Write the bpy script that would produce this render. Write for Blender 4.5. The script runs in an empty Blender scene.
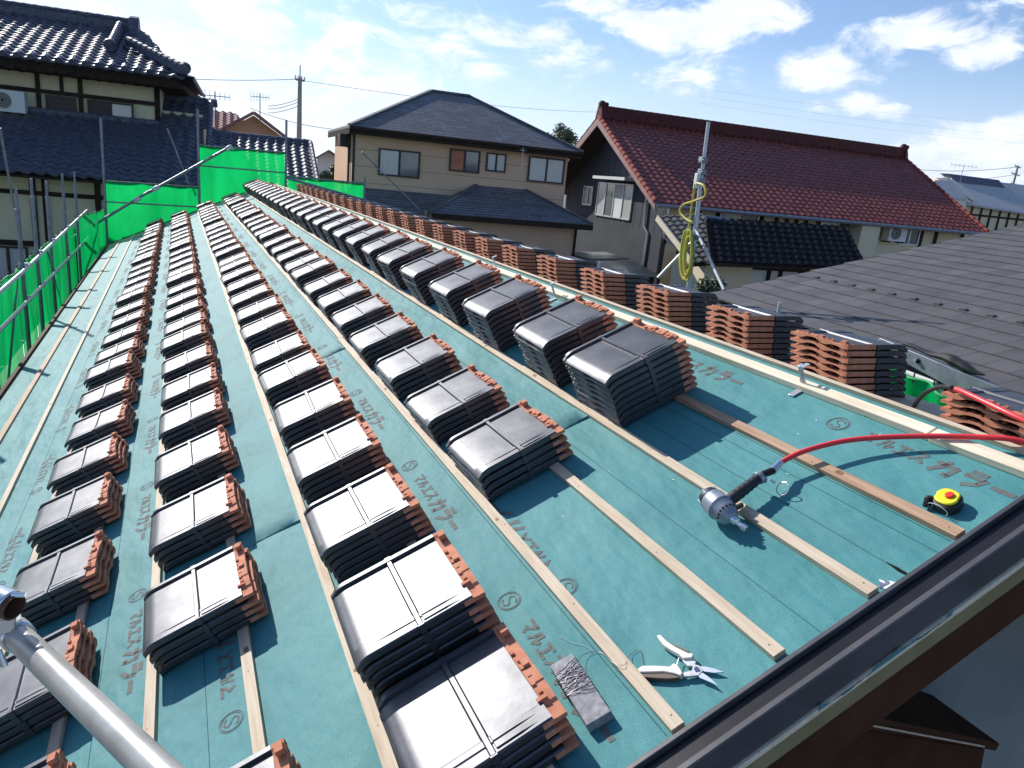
import bpy, bmesh, math, random
from mathutils import Vector, Matrix
random.seed(7)
R = math.radians
C = bpy.context.scene.collection
S = bpy.context.scene

# ------------------------------------------------------------------ camera
CAM = Vector((-0.5805, 0.0, 1.2402))
CW = ((0.9116091, -0.0261410, 0.4102262),
      (-0.4005671, -0.2805238, 0.8722686),
      (0.0922763, -0.9594910, -0.2661992))       # columns: right, down, forward
cam = bpy.data.objects.new('camera', bpy.data.cameras.new('camera'))
cam.data.sensor_width = 36; cam.data.lens = 731.87 * 36 / 1024
cam.data.clip_start = 0.05; cam.data.clip_end = 9000
cam.matrix_world = Matrix(((CW[0][0], -CW[0][1], -CW[0][2], CAM.x), (CW[1][0], -CW[1][1], -CW[1][2], CAM.y),
                           (CW[2][0], -CW[2][1], -CW[2][2], CAM.z), (0, 0, 0, 1)))
C.objects.link(cam); S.camera = cam
def ray(px, py):
    q = ((px - 512) / 731.87, (py - 384) / 731.87, 1)
    return Vector([sum(CW[i][j] * q[j] for j in range(3)) for i in range(3)]).normalized()

# ------------------------------------------------------------------ light
SUN_EL, SUN_AZ = R(32), R(-21.5)              # azimuth clockwise from +Y
sdir = Vector((math.sin(SUN_AZ) * math.cos(SUN_EL), math.cos(SUN_AZ) * math.cos(SUN_EL), math.sin(SUN_EL)))
sun = bpy.data.objects.new('sun', bpy.data.lights.new('sun', 'SUN'))
sun.data.energy = 4.6; sun.data.angle = R(0.5); sun.data.color = (1, 0.96, 0.9)
sun.rotation_euler = sdir.to_track_quat('Z', 'Y').to_euler(); C.objects.link(sun)
S.view_settings.view_transform = 'Standard'; S.view_settings.look = 'None'
S.view_settings.exposure = 0.38; S.view_settings.gamma = 1
world = bpy.data.worlds.new('World'); S.world = world; world.use_nodes = True
nt = world.node_tree; nt.nodes.clear()
def N(t, typ, **kw):
    n = t.nodes.new(typ)
    for k, v in kw.items():
        if k == 'ins':
            for i, x in v.items(): n.inputs[i].default_value = x
        else: setattr(n, k, v)
    return n
def build_world():
    L = nt.links.new
    sky = N(nt, 'ShaderNodeTexSky', sky_type='NISHITA', sun_disc=False, sun_elevation=SUN_EL, sun_rotation=SUN_AZ,
            altitude=50, air_density=1.0, dust_density=0.6, ozone_density=2.2)
    tc = N(nt, 'ShaderNodeTexCoord')
    sc = N(nt, 'ShaderNodeVectorMath', operation='MULTIPLY'); L(tc.outputs['Generated'], sc.inputs[0]); sc.inputs[1].default_value = (1, 1, 2.2)
    no = N(nt, 'ShaderNodeTexNoise', ins={'Scale': 11.0, 'Detail': 9.0, 'Roughness': 0.64, 'Distortion': 0.5}); L(sc.outputs[0], no.inputs['Vector'])
    tint = N(nt, 'ShaderNodeMix', data_type='RGBA', blend_type='MULTIPLY'); tint.inputs[0].default_value = 1; L(sky.outputs[0], tint.inputs[6]); tint.inputs[7].default_value = (.90, 1.03, 1.22, 1)
    sp = N(nt, 'ShaderNodeSeparateXYZ'); L(tc.outputs['Generated'], sp.inputs[0]); hz = N(nt, 'ShaderNodeMapRange', interpolation_type='SMOOTHSTEP', ins={'From Min': 0.0, 'From Max': 0.20, 'To Min': .6, 'To Max': 0.0}); L(sp.outputs['Z'], hz.inputs['Value'])
    vl = N(nt, 'ShaderNodeMix', data_type='RGBA'); L(hz.outputs[0], vl.inputs[0]); L(tint.outputs[2], vl.inputs[6]); vl.inputs[7].default_value = (7.6, 8.5, 10.0, 1)
    acc = None
    # cloud centre in the photo, angular radius, weight
    for (x, y, r, w) in ((665, 25, .17, .95), (735, 18, .14, .9), (700, 75, .13, .78), (812, 70, .10, .85), (905, 36, .12, .9), (960, 50, .11, .8), (858, 104, .055, .85), (885, 112, .045, .75), (820, 112, .05, .65),
                         (560, 48, .13, .80), (500, 35, .10, .7), (430, 58, .18, .85), (380, 80, .16, .8), (335, 30, .20, .72), (240, 30, .28, .85), (150, 60, .25, .9), (300, 110, .16, .65), (1010, 165, .2, .95), (930, 160, .14, .7), (640, 130, .08, .45), (1160, -60, .3, .8), (600, -160, .35, .7),
                         (-150, 60, .3, .6), (200, -200, .4, .6)):
        d = ray(x, y); d = Vector((d.x, d.y, d.z * 2.2))
        s = N(nt, 'ShaderNodeVectorMath', operation='DISTANCE'); L(sc.outputs[0], s.inputs[0]); s.inputs[1].default_value = d
        m = N(nt, 'ShaderNodeMapRange', interpolation_type='SMOOTHSTEP', ins={'From Min': 0.0, 'From Max': r, 'To Min': w, 'To Max': 0.0}); L(s.outputs['Value'], m.inputs['Value'])
        if acc is None: acc = m.outputs[0]
        else:
            a = N(nt, 'ShaderNodeMath', operation='MAXIMUM'); L(acc, a.inputs[0]); L(m.outputs[0], a.inputs[1]); acc = a.outputs[0]
    a = N(nt, 'ShaderNodeMath', operation='MULTIPLY_ADD', ins={1: 0.52, 2: -0.45}); L(acc, a.inputs[0])
    b = N(nt, 'ShaderNodeMath', operation='MULTIPLY_ADD', ins={1: 1.5}); L(no.outputs['Fac'], b.inputs[0]); L(a.outputs[0], b.inputs[2])
    cm = N(nt, 'ShaderNodeMapRange', interpolation_type='SMOOTHSTEP', ins={'From Min': 0.49, 'From Max': 0.80, 'To Min': 0.0, 'To Max': 0.88}); L(b.outputs[0], cm.inputs['Value'])
    no2 = N(nt, 'ShaderNodeTexNoise', ins={'Scale': 14.0, 'Detail': 5.0, 'Roughness': 0.6}); L(sc.outputs[0], no2.inputs['Vector'])
    cc = N(nt, 'ShaderNodeMix', data_type='RGBA'); L(no2.outputs['Fac'], cc.inputs[0])
    cc.inputs[6].default_value = (5.2, 5.9, 7.4, 1); cc.inputs[7].default_value = (12.5, 12.5, 12.6, 1)
    mx = N(nt, 'ShaderNodeMix', data_type='RGBA'); L(cm.outputs[0], mx.inputs[0]); L(vl.outputs[2], mx.inputs[6]); L(cc.outputs[2], mx.inputs[7])
    bg = N(nt, 'ShaderNodeBackground', ins={'Strength': 0.1}); L(mx.outputs[2], bg.inputs[0])
    o = N(nt, 'ShaderNodeOutputWorld'); L(bg.outputs[0], o.inputs[0])
build_world()

# ------------------------------------------------------------------ materials
def mat(name, c1, c2=None, rough=0.7, metal=0.0, scale=8.0, stretch=(1, 1, 1), bump=0.0, bscale=None, detail=4, contrast=(0.35, 0.65), spec=None, coat=0.0, fine=0.0, trans=0.0):
    m = bpy.data.materials.new(name); m.use_nodes = True; t = m.node_tree; L = t.links.new
    b = t.nodes['Principled BSDF']
    b.inputs['Roughness'].default_value = rough; b.inputs['Metallic'].default_value = metal
    if spec is not None: b.inputs['Specular IOR Level'].default_value = spec
    if coat: b.inputs['Coat Weight'].default_value = coat; b.inputs['Coat Roughness'].default_value = 0.15
    b.inputs['Base Color'].default_value = (*c1, 1)
    tc = N(t, 'ShaderNodeTexCoord'); mp = N(t, 'ShaderNodeMapping'); mp.inputs['Scale'].default_value = stretch
    L(tc.outputs['Object'], mp.inputs[0])
    if c2 is not None:
        n = N(t, 'ShaderNodeTexNoise', ins={'Scale': scale, 'Detail': float(detail), 'Roughness': 0.6}); L(mp.outputs[0], n.inputs['Vector'])
        r = N(t, 'ShaderNodeMapRange', ins={'From Min': contrast[0], 'From Max': contrast[1]}); L(n.outputs['Fac'], r.inputs['Value'])
        x = N(t, 'ShaderNodeMix', data_type='RGBA'); L(r.outputs[0], x.inputs[0])
        x.inputs[6].default_value = (*c1, 1); x.inputs[7].default_value = (*c2, 1)
        L(x.outputs[2], b.inputs['Base Color'])
        if fine:
            f = N(t, 'ShaderNodeTexNoise', ins={'Scale': 400.0, 'Detail': 2.0}); L(tc.outputs['Object'], f.inputs['Vector'])
            fr = N(t, 'ShaderNodeMapRange', ins={'From Min': 0.3, 'From Max': 0.7, 'To Min': 1 - fine, 'To Max': 1 + fine}); L(f.outputs['Fac'], fr.inputs['Value'])
            v = N(t, 'ShaderNodeVectorMath', operation='SCALE'); L(x.outputs[2], v.inputs[0]); L(fr.outputs[0], v.inputs['Scale']); L(v.outputs[0], b.inputs['Base Color'])
    if bump:
        n2 = N(t, 'ShaderNodeTexNoise', ins={'Scale': bscale or scale * 3, 'Detail': 4.0}); L(mp.outputs[0], n2.inputs['Vector'])
        bp = N(t, 'ShaderNodeBump', ins={'Strength': 1.0, 'Distance': bump}); L(n2.outputs['Fac'], bp.inputs['Height']); L(bp.outputs[0], b.inputs['Normal'])
    return m
M = {}
M['felt'] = mat('teal_roofing_felt', (0.044, 0.210, 0.220), (0.074, 0.268, 0.270), rough=0.72, scale=2.2, bump=0.05, bscale=3.6, fine=0.25, stretch=(1, .45, 1), contrast=(.3, .72), detail=9)
M['print'] = mat('brown_print', (0.118, 0.105, 0.098), (0.115, 0.150, 0.142), rough=0.8, scale=60, fine=.3)
M['ink'] = mat('ink_line', (0.03, 0.10, 0.11), rough=0.9)
M['wood'] = mat('pine_batten', (0.63, 0.52, 0.38), (0.42, 0.31, 0.20), rough=0.7, scale=14, stretch=(6, .35, 6), bump=0.0012, bscale=20, contrast=(.3, .75))
M['wood_red'] = mat('reddish_batten', (0.50, 0.33, 0.21), (0.33, 0.19, 0.11), rough=0.7, scale=14, stretch=(6, .35, 6), bump=0.001, bscale=20)
M['wood_white'] = mat('pale_ridge_plank', (0.80, 0.72, 0.55), (0.66, 0.55, 0.38), rough=0.7, scale=10, stretch=(6, .35, 6), bump=0.001, bscale=20)
M['knot'] = mat('wood_knot', (0.16, 0.08, 0.035), (0.28, 0.15, 0.07), rough=.7, scale=90)
M['glaze'] = mat('black_silver_glaze', (0.085, 0.086, 0.093), (0.122, 0.123, 0.131), rough=0.455, metal=0.82, scale=9, bump=0.0004, bscale=25, spec=.8)
M['clay'] = mat('unglazed_clay', (0.46, 0.155, 0.078), (0.60, 0.25, 0.145), rough=0.85, scale=18, bump=0.0008, bscale=80)
M['black_metal'] = mat('dark_flashing', (0.014, 0.012, 0.014), (0.024, 0.021, 0.024), rough=0.38, metal=.3, scale=5, bump=.0006, bscale=12)
M['grey_metal'] = mat('grey_purple_flashing', (0.095, 0.090, 0.094), (0.14, 0.132, 0.135), rough=0.4, metal=.4, scale=6, bump=.001, bscale=9)
M['olive'] = mat('olive_board', (0.22, 0.19, 0.085), (0.28, 0.24, 0.12), rough=.55, scale=9)
M['brown'] = mat('brown_board', (0.050, 0.020, 0.009), (0.080, 0.034, 0.016), rough=.75, scale=6, spec=.15)
M['galv'] = mat('galvanised_steel', (0.60, 0.60, 0.60), (0.44, 0.44, 0.45), rough=0.36, metal=0.5, scale=14, bump=.0004, bscale=60)
M['galv_old'] = mat('weathered_steel', (0.30, 0.31, 0.34), (0.20, 0.21, 0.24), rough=0.5, metal=0.6, scale=10)
M['rust'] = mat('rusty_iron', (0.16, 0.07, 0.035), (0.09, 0.04, 0.02), rough=.8, scale=40)
M['dark'] = mat('dark_hollow', (0.012, 0.010, 0.010), rough=.9)
M['concrete'] = mat('yard_concrete', (0.26, 0.27, 0.28), (0.20, 0.21, 0.21), rough=.85, scale=1.3, fine=.15)
M['ground'] = mat('earth_ground', (0.12, 0.115, 0.09), (0.17, 0.16, 0.13), rough=.95, scale=.4, fine=.2)
M['beige'] = mat('beige_siding', (0.66, 0.43, 0.28), (0.72, 0.47, 0.31), rough=.8, scale=1.2, fine=.1)
M['cream'] = mat('cream_plaster', (0.68, 0.58, 0.38), (0.74, 0.64, 0.44), rough=.85, scale=1.5, fine=.06)
M['gable_plaster'] = mat('blue_grey_plaster', (0.21, 0.235, 0.235), (0.30, 0.32, 0.30), rough=.8, scale=1.5, fine=.08)
M['white'] = mat('white_plaster', (0.72, 0.72, 0.70), (0.64, 0.64, 0.62), rough=.8, scale=2)
M['bluegrey'] = mat('blue_grey_sheet_siding', (0.052, 0.056, 0.066), (0.072, 0.077, 0.09), rough=.75, spec=.2, scale=1.2)
M['tin'] = mat('grey_green_tin', (0.16, 0.19, 0.18), (0.22, 0.25, 0.23), rough=.5, metal=.3, scale=2)
M['timber'] = mat('dark_timber', (0.030, 0.020, 0.016), (0.05, 0.034, 0.026), rough=.95, scale=8, spec=.1)
M['kawara'] = mat('blue_black_kawara', (0.046, 0.052, 0.082), (0.115, 0.124, 0.165), rough=0.55, metal=.1, scale=9, spec=.45, detail=6, fine=.1)
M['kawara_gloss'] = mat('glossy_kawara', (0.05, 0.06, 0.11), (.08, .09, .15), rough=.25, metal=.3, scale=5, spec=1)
M['ridge_red'] = mat('dark_maroon_ridge', (0.065, 0.010, 0.010), (0.11, 0.02, 0.018), spec=.2, rough=.5, scale=9)
M['verge_red'] = mat('verge_tile_red', (0.24, 0.05, 0.04), (.34, .09, .07), rough=.8, scale=6, spec=.2)
M['kawara_old'] = mat('weathered_kawara', (0.085, 0.078, 0.068), (0.17, 0.155, 0.13), rough=0.6, scale=9, detail=6)
M['kawara_dark'] = mat('black_kawara', (0.008, 0.008, 0.010), (0.018, 0.018, 0.022), rough=0.8, spec=.12, scale=5, detail=6)
M['red_tile'] = mat('oxblood_glazed_tile', (0.135, 0.023, 0.017), (0.28, 0.066, 0.044), rough=0.42, scale=7, detail=6, spec=.6)
M['pink_tile'] = mat('dusty_red_tile', (0.30, 0.15, 0.14), (0.38, 0.20, 0.18), rough=0.8, scale=7, spec=.2)
M['slate'] = mat('dark_slate', (0.17, 0.172, 0.19), (0.23, 0.232, 0.25), rough=0.6, scale=3, detail=6, stretch=(1, 1, 1), fine=.2)
M['slate_grey'] = mat('grey_flat_tile', (0.080, 0.074, 0.073), (0.108, 0.100, 0.098), rough=0.62, scale=2.2, detail=6, fine=.2)
M['grey_roof'] = mat('pale_grey_tile', (0.38, 0.38, 0.38), (0.46, 0.46, 0.45), rough=0.6, scale=2)
M['frame'] = mat('bronze_window_frame', (0.035, 0.025, 0.022), rough=.45, metal=.3)
M['alu'] = mat('aluminium_frame', (0.55, 0.56, 0.57), rough=.4, metal=.5)
M['glass'] = mat('window_glass', (0.10, 0.115, 0.125), (0.16, 0.17, 0.18), rough=.06, scale=1.2, spec=1.0, metal=.2)
M['curtain'] = mat('net_curtain_glass', (0.42, 0.43, 0.42), (0.5, 0.5, 0.48), rough=.12, scale=10, stretch=(8, 8, .3), spec=1.0)
M['orange'] = mat('orange_cloth', (0.5, 0.16, 0.06), (.4, .1, .05), rough=.4, scale=6)
M['red_rubber'] = mat('red_hose', (0.75, 0.035, 0.045), rough=.38)
M['black_rubber'] = mat('black_rubber', (0.018, 0.018, 0.020), rough=.5)
M['yellow'] = mat('yellow_plastic', (0.80, 0.72, 0.03), rough=.4)
M['yellow_hose'] = mat('yellow_hose', (0.62, 0.52, 0.06), (.5, .4, .05), rough=.45, scale=20)
M['green_hose'] = mat('green_hose', (0.16, 0.30, 0.07), rough=.45)
M['red_plastic'] = mat('red_plastic', (0.80, 0.05, 0.02), rough=.35)
M['nailer'] = mat('nailer_casting', (0.30, 0.33, 0.38), (0.24, 0.27, 0.32), rough=.42, metal=.5, scale=30)
M['chrome'] = mat('bright_steel', (0.70, 0.72, 0.75), rough=.22, metal=.95)
M['blade'] = mat('blade_steel', (0.72, 0.74, 0.78), rough=.3, metal=.8)
M['ivory'] = mat('ivory_plastic', (0.80, 0.72, 0.62), rough=.4)
M['grip'] = mat('brown_grip', (0.12, 0.075, 0.05), rough=.6)
M['stone'] = mat('grey_block', (0.16, 0.16, 0.18), (0.34, 0.34, 0.36), rough=.7, scale=40, bump=.0006, bscale=90)
M['wire'] = mat('binding_wire', (0.16, 0.15, 0.17), rough=.45, metal=.8)
M['paper'] = mat('white_paper', (0.75, 0.77, 0.80), rough=.8)
M['cable'] = mat('power_cable', (0.10, 0.10, 0.12), rough=.6)
M['pole'] = mat('concrete_pole', (0.24, 0.23, 0.23), (.3, .29, .28), rough=.8, scale=4)
M['acwhite'] = mat('ac_casing', (0.66, 0.66, 0.62), rough=.5)
M['leaf'] = mat('leaves', (0.045, 0.075, 0.025), (0.10, 0.13, 0.05), rough=.6, scale=3)
M['bark'] = mat('bark', (0.10, 0.075, 0.05), rough=.9)
M['hill'] = mat('forested_hill', (0.045, 0.07, 0.03), (0.07, 0.10, 0.05), rough=1, scale=.01)
def net_mat():
    m = bpy.data.materials.new('green_mesh_sheet'); m.use_nodes = True; t = m.node_tree; L = t.links.new; t.nodes.clear()
    tc = N(t, 'ShaderNodeTexCoord'); mp = N(t, 'ShaderNodeMapping'); mp.inputs['Scale'].default_value = (3, 3, .7); L(tc.outputs['Object'], mp.inputs[0]); n = N(t, 'ShaderNodeTexNoise', ins={'Scale': 1.3, 'Detail': 6.0, 'Roughness': .7, 'Distortion': .8}); L(mp.outputs[0], n.inputs['Vector'])
    x = N(t, 'ShaderNodeMix', data_type='RGBA'); L(n.outputs['Fac'], x.inputs[0]); x.inputs[6].default_value = (0.0, 0.30, 0.05, 1); x.inputs[7].default_value = (0.01, 0.85, 0.22, 1)
    d = N(t, 'ShaderNodeBsdfDiffuse'); tr = N(t, 'ShaderNodeBsdfTranslucent'); tp = N(t, 'ShaderNodeBsdfTransparent')
    L(x.outputs[2], d.inputs[0]); L(x.outputs[2], tr.inputs[0]); tp.inputs[0].default_value = (.75, 1, .8, 1)
    a = N(t, 'ShaderNodeMixShader', ins={0: .6}); L(d.outputs[0], a.inputs[1]); L(tr.outputs[0], a.inputs[2])
    b = N(t, 'ShaderNodeMixShader', ins={0: .09}); L(a.outputs[0], b.inputs[1]); L(tp.outputs[0], b.inputs[2])
    o = N(t, 'ShaderNodeOutputMaterial'); L(b.outputs[0], o.inputs[0]); return m
M['net'] = net_mat()
M['hem_green'] = mat('green_hem', (0.0, 0.28, 0.08), rough=.7)
def lap_mat(m, su, sv, vec='Object', rot=(0, 0, 0), amt=.35, colour_jitter=True):
    """adds tile / lap joints and per-tile tone to a material by a brick pattern in object space"""
    t = m.node_tree; L = t.links.new; b = t.nodes['Principled BSDF']
    tc = N(t, 'ShaderNodeTexCoord'); mp = N(t, 'ShaderNodeMapping'); L(tc.outputs[vec], mp.inputs[0]); mp.inputs['Rotation'].default_value = rot
    br = N(t, 'ShaderNodeTexBrick', offset=.5, ins={'Scale': 1.0, 'Mortar Size': .012, 'Brick Width': su, 'Row Height': sv, 'Color1': (1, 1, 1, 1), 'Color2': (1 - amt, 1 - amt, 1 - amt, 1), 'Mortar': (.35, .35, .35, 1)})
    L(mp.outputs[0], br.inputs['Vector'])
    src = b.inputs['Base Color'].links[0].from_socket if b.inputs['Base Color'].links else None
    x = N(t, 'ShaderNodeMix', data_type='RGBA', blend_type='MULTIPLY'); x.inputs[0].default_value = 1
    if src: L(src, x.inputs[6])
    else: x.inputs[6].default_value = b.inputs['Base Color'].default_value
    L(br.outputs['Color'], x.inputs[7]); L(x.outputs[2], b.inputs['Base Color'])

# ------------------------------------------------------------------ mesh helpers
WM = {}
class MB:
    def __init__(s): s.v = []; s.f = []; s.m = []; s.c = 0
    def mi(s, i): s.c = i; return s
    def quad(s, *p):
        b = len(s.v); s.v += [Vector(q) for q in p]; s.f.append(tuple(range(b, b + len(p)))); s.m.append(s.c); return s
    def box(s, c, d, rot=None):
        X = rot or Matrix.Identity(3); c = Vector(c); b = len(s.v)
        for z in (-.5, .5):
            for y in (-.5, .5):
                for x in (-.5, .5): s.v.append(c + X @ Vector((x * d[0], y * d[1], z * d[2])))
        for f in ((0, 2, 3, 1), (4, 5, 7, 6), (0, 1, 5, 4), (2, 6, 7, 3), (0, 4, 6, 2), (1, 3, 7, 5)): s.f.append(tuple(b + i for i in f)); s.m.append(s.c)
        return s
    def hexa(s, p):    # 8 points: bottom ring 4, top ring 4
        b = len(s.v); s.v += [Vector(q) for q in p]
        for f in ((3, 2, 1, 0), (4, 5, 6, 7), (0, 1, 5, 4), (1, 2, 6, 5), (2, 3, 7, 6), (3, 0, 4, 7)): s.f.append(tuple(b + i for i in f)); s.m.append(s.c)
        return s
    def beam(s, a, b, w, h, up=(0, 0, 1)):
        a = Vector(a); b = Vector(b); d = (b - a); l = d.length; d.normalize(); x = d.cross(Vector(up)).normalized(); z = x.cross(d)
        return s.box((a + b) / 2, (w, l, h), Matrix((x, d, z)).transposed())
    def prism(s, pts, off):          # closed planar outline extruded by off
        n = len(pts); b = len(s.v); off = Vector(off); s.v += [Vector(p) for p in pts] + [Vector(p) + off for p in pts]
        s.f.append(tuple(b + i for i in range(n))[::-1]); s.m.append(s.c); s.f.append(tuple(b + n + i for i in range(n))); s.m.append(s.c)
        for i in range(n): j = (i + 1) % n; s.f.append((b + i, b + j, b + n + j, b + n + i)); s.m.append(s.c)
        return s
    def tube(s, path, r, k=8, cap=True):
        path = [Vector(p) for p in path]; n = len(path); rs = r if isinstance(r, (list, tuple)) else [r] * n
        b = len(s.v); pn = None
        for i, p in enumerate(path):
            t = (path[min(i + 1, n - 1)] - path[max(i - 1, 0)]).normalized()
            if pn is None: pn = t.orthogonal().normalized()
            pn = (pn - t * pn.dot(t)).normalized(); q = t.cross(pn)
            for j in range(k): a = 2 * math.pi * j / k; s.v.append(p + (pn * math.cos(a) + q * math.sin(a)) * rs[i])
        for i in range(n - 1):
            for j in range(k): j2 = (j + 1) % k; s.f.append((b + i * k + j, b + i * k + j2, b + (i + 1) * k + j2, b + (i + 1) * k + j)); s.m.append(s.c)
        if cap:
            s.f.append(tuple(b + j for j in range(k))[::-1]); s.m.append(s.c); s.f.append(tuple(b + (n - 1) * k + j for j in range(k))); s.m.append(s.c)
        return s
    def grid(s, rows, flip=False):    # rows of points
        b = len(s.v); w = len(rows[0])
        for r in rows: s.v += [Vector(p) for p in r]
        for i in range(len(rows) - 1):
            for j in range(w - 1):
                f = (b + i * w + j, b + i * w + j + 1, b + (i + 1) * w + j + 1, b + (i + 1) * w + j); s.f.append(f[::-1] if flip else f); s.m.append(s.c)
        return s
    def mesh(s, name, mats, inv=None, sharp=35):
        me = bpy.data.meshes.new(name); vs = [inv @ v for v in s.v] if inv else s.v
        me.from_pydata([tuple(v) for v in vs], [], s.f)
        for m in (mats if isinstance(mats, (list, tuple)) else [mats]): me.materials.append(M[m] if isinstance(m, str) else m)
        me.polygons.foreach_set('material_index', s.m); me.polygons.foreach_set('use_smooth', [True] * len(s.f))
        me.set_sharp_from_angle(angle=R(sharp)); me.update(); return me
    def build(s, name, mats, parent=None, fix=True, bevel=0, sharp=35):
        inv = WM[parent.name].inverted() if parent is not None else None
        me = s.mesh(name, mats, inv, sharp)
        if fix:
            bm = bmesh.new(); bm.from_mesh(me); bmesh.ops.recalc_face_normals(bm, faces=bm.faces); bm.to_mesh(me); bm.free()
        o = bpy.data.objects.new(name, me); C.objects.link(o)
        if parent is not None: o.parent = parent; WM[o.name] = WM[parent.name]
        else: WM[o.name] = Matrix.Identity(4)
        if bevel:
            md = o.modifiers.new('edge', 'BEVEL'); md.width = bevel; md.segments = 2; md.limit_method = 'ANGLE'; md.angle_limit = R(40)
        return o
def tag(o, label=None, cat=None, group=None, kind=None):
    for k, v in (('label', label), ('category', cat), ('group', group), ('kind', kind)):
        if v: o[k] = v
    return o
def thing(name, loc, label, cat, group=None, rot=None):
    o = bpy.data.objects.new(name, None); C.objects.link(o); o.empty_display_size = .1
    m = Matrix.Translation(Vector(loc)) @ (rot.to_4x4() if rot else Matrix.Identity(4)); o.matrix_world = m; WM[o.name] = m
    return tag(o, label, cat, group)

# ------------------------------------------------------------------ frames
SL = R(25.084); cs, sn = math.cos(SL), math.sin(SL)
def RP(v, u, h=0.0): return Vector((v * cs - h * sn, u, v * sn + h * cs))        # our roof, near slope: v up the slope, u along it
RV, RU, RN = Vector((cs, 0, sn)), Vector((0, 1, 0)), Vector((-sn, 0, cs))
VR = 1.60; RIDGE = RP(VR, 0)
def FP(w, u, h=0.0): return Vector((RIDGE.x + w * cs + h * sn, u, RIDGE.z - w * sn + h * cs))   # far slope: w down from the ridge
H4 = R(4); E1 = Vector((math.cos(H4), -math.sin(H4), 0)); E2 = Vector((math.sin(H4), math.cos(H4), 0))
CB = Vector((CAM.x, CAM.y, 0))
def HF(a, b, z): return CB + E1 * a + E2 * b + Vector((0, 0, z))                 # neighbours' frame
GZ = -3.6
U0, U1 = 0.983, 18.56

# ------------------------------------------------------------------ ground, hills
gm = MB(); n = 24
gm.quad((-3000, -3000, GZ), (3000, -3000, GZ), (3000, 3000, GZ), (-3000, 3000, GZ))
tag(gm.build('ground', 'ground', fix=False), kind='structure')
pm = MB(); pm.quad((-9, -8, GZ + .02), (12, -8, GZ + .02), (12, 21, GZ + .02), (-9, 21, GZ + .02))
tag(pm.build('yard_paving', 'concrete', fix=False), kind='structure')
hm = MB(); rows = []
for j, (r, f) in enumerate(((2300, 0), (2400, .5), (2500, 1), (2700, .9), (2900, 0))):
    row = []
    for i in range(121):
        az = R(-80 + i * 1.6); hh = 28 + 18 * math.sin(i * .31) + 12 * math.sin(i * .83 + 1) + 8 * math.sin(i * 1.9)
        row.append((r * math.sin(az), r * math.cos(az), GZ + hh * f * 1.15))
    rows.append(row)
hm.grid(rows, True); tag(hm.build('hills', 'hill', fix=False), kind='structure')

# ------------------------------------------------------------------ the house we stand beside: roof under construction
house = thing('house', (0, 8, GZ), 'house being reroofed, its teal felt roof covered with stacks of black tiles', 'house')
WL = 3.85
m = MB()
m.prism([RP(-2.24, 0, 0), RP(VR, 0, 0), FP(WL, 0, 0), FP(WL, 0, -.05), RP(VR, 0, -.058), RP(-2.24, 0, -.05)], (0, U1 - U0, 0))
for i in range(len(m.v)): m.v[i].y += U0
m.build('roof_underlay', 'felt', house)
# finely wrinkled upper laps of the felt: long sheets, each with a visible lap edge
m = MB()
for v in (-1.35, -.48, .36, 1.10 + .1): m.beam(RP(v, U0 + .02, .0005), RP(v, U1 - .05, .0005), .0022, .001, RN)
m.build('felt_lap', 'ink', house)
m = MB()
for u0, va, vb in ((2.30, .40, .93), (3.45, 1.0, 1.5), (2.62, -.72, -.2), (4.4, -.17, .38)):
    rows = [[], [], []]
    for i in range(15):
        f = i / 14; v = va + (vb - va) * f; w = .006 * math.sin(f * 7 + u0); 
        for k, (du, h) in enumerate(((0, .0009), (.004, .0062 - .002 * math.sin(f * 11)), (.13, .0009))): rows[k].append(RP(v, u0 + w + du, h))
    MB().grid(rows).build('felt_end_lap', 'felt', house, fix=False, sharp=60)
m = MB()
for v, a, b in ((1.150, .985, 2.3), (1.046, .985, 2.3), (.784, .985, 4.2), (-1.49, 1, 16), (-.6, 1.05, 17), (.14, 1, 17), (-.93, 1, 17)):
    m.beam(RP(v, a, .0006), RP(v + .004, b, .0006), .0016, .0008, RN)
m.build('chalk_line', 'ink', house)
# the printed writing on the felt
GL = {'ma': [[(0, .88), (1, .88), (.5, .38)], [(.3, .5), (.68, .1)]],
      'ru': [[(.28, .9), (.26, .5), (0, .1)], [(.6, .95), (.6, .15), (1, .5)]],
      'e': [[(.08, .85), (.92, .85)], [(.5, .85), (.5, .15)], [(0, .15), (1, .15)]],
      'su': [[(.1, .88), (.85, .88), (.5, .45), (0, .08)], [(.52, .5), (.98, .08)]],
      'ka': [[(.02, .7), (.95, .7), (.85, .1), (.62, .14)], [(.45, 1), (.4, .6), (0, .05)]],
      'ra': [[(.15, .95), (.85, .95)], [(.03, .65), (.95, .65), (.8, .3), (.3, .02)]],
      '-': [[(0, .5), (1, .5)]]}
S_PTS = [(.34, .22), (.2, .36), (-.1, .38), (-.26, .22), (-.1, .04), (.12, -.04), (.26, -.2), (.1, -.38), (-.18, -.36), (-.32, -.22)]
def stroke(mb, pts, w):
    for i in range(len(pts) - 1):
        a, b = Vector(pts[i]), Vector(pts[i + 1]); d = (b - a).normalized(); nn = RN.cross(d).normalized() * w / 2; e = d * w * .35 if i else d * 0
        mb.quad(a - nn - e, b - nn, b + nn, a + nn - e)
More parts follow.
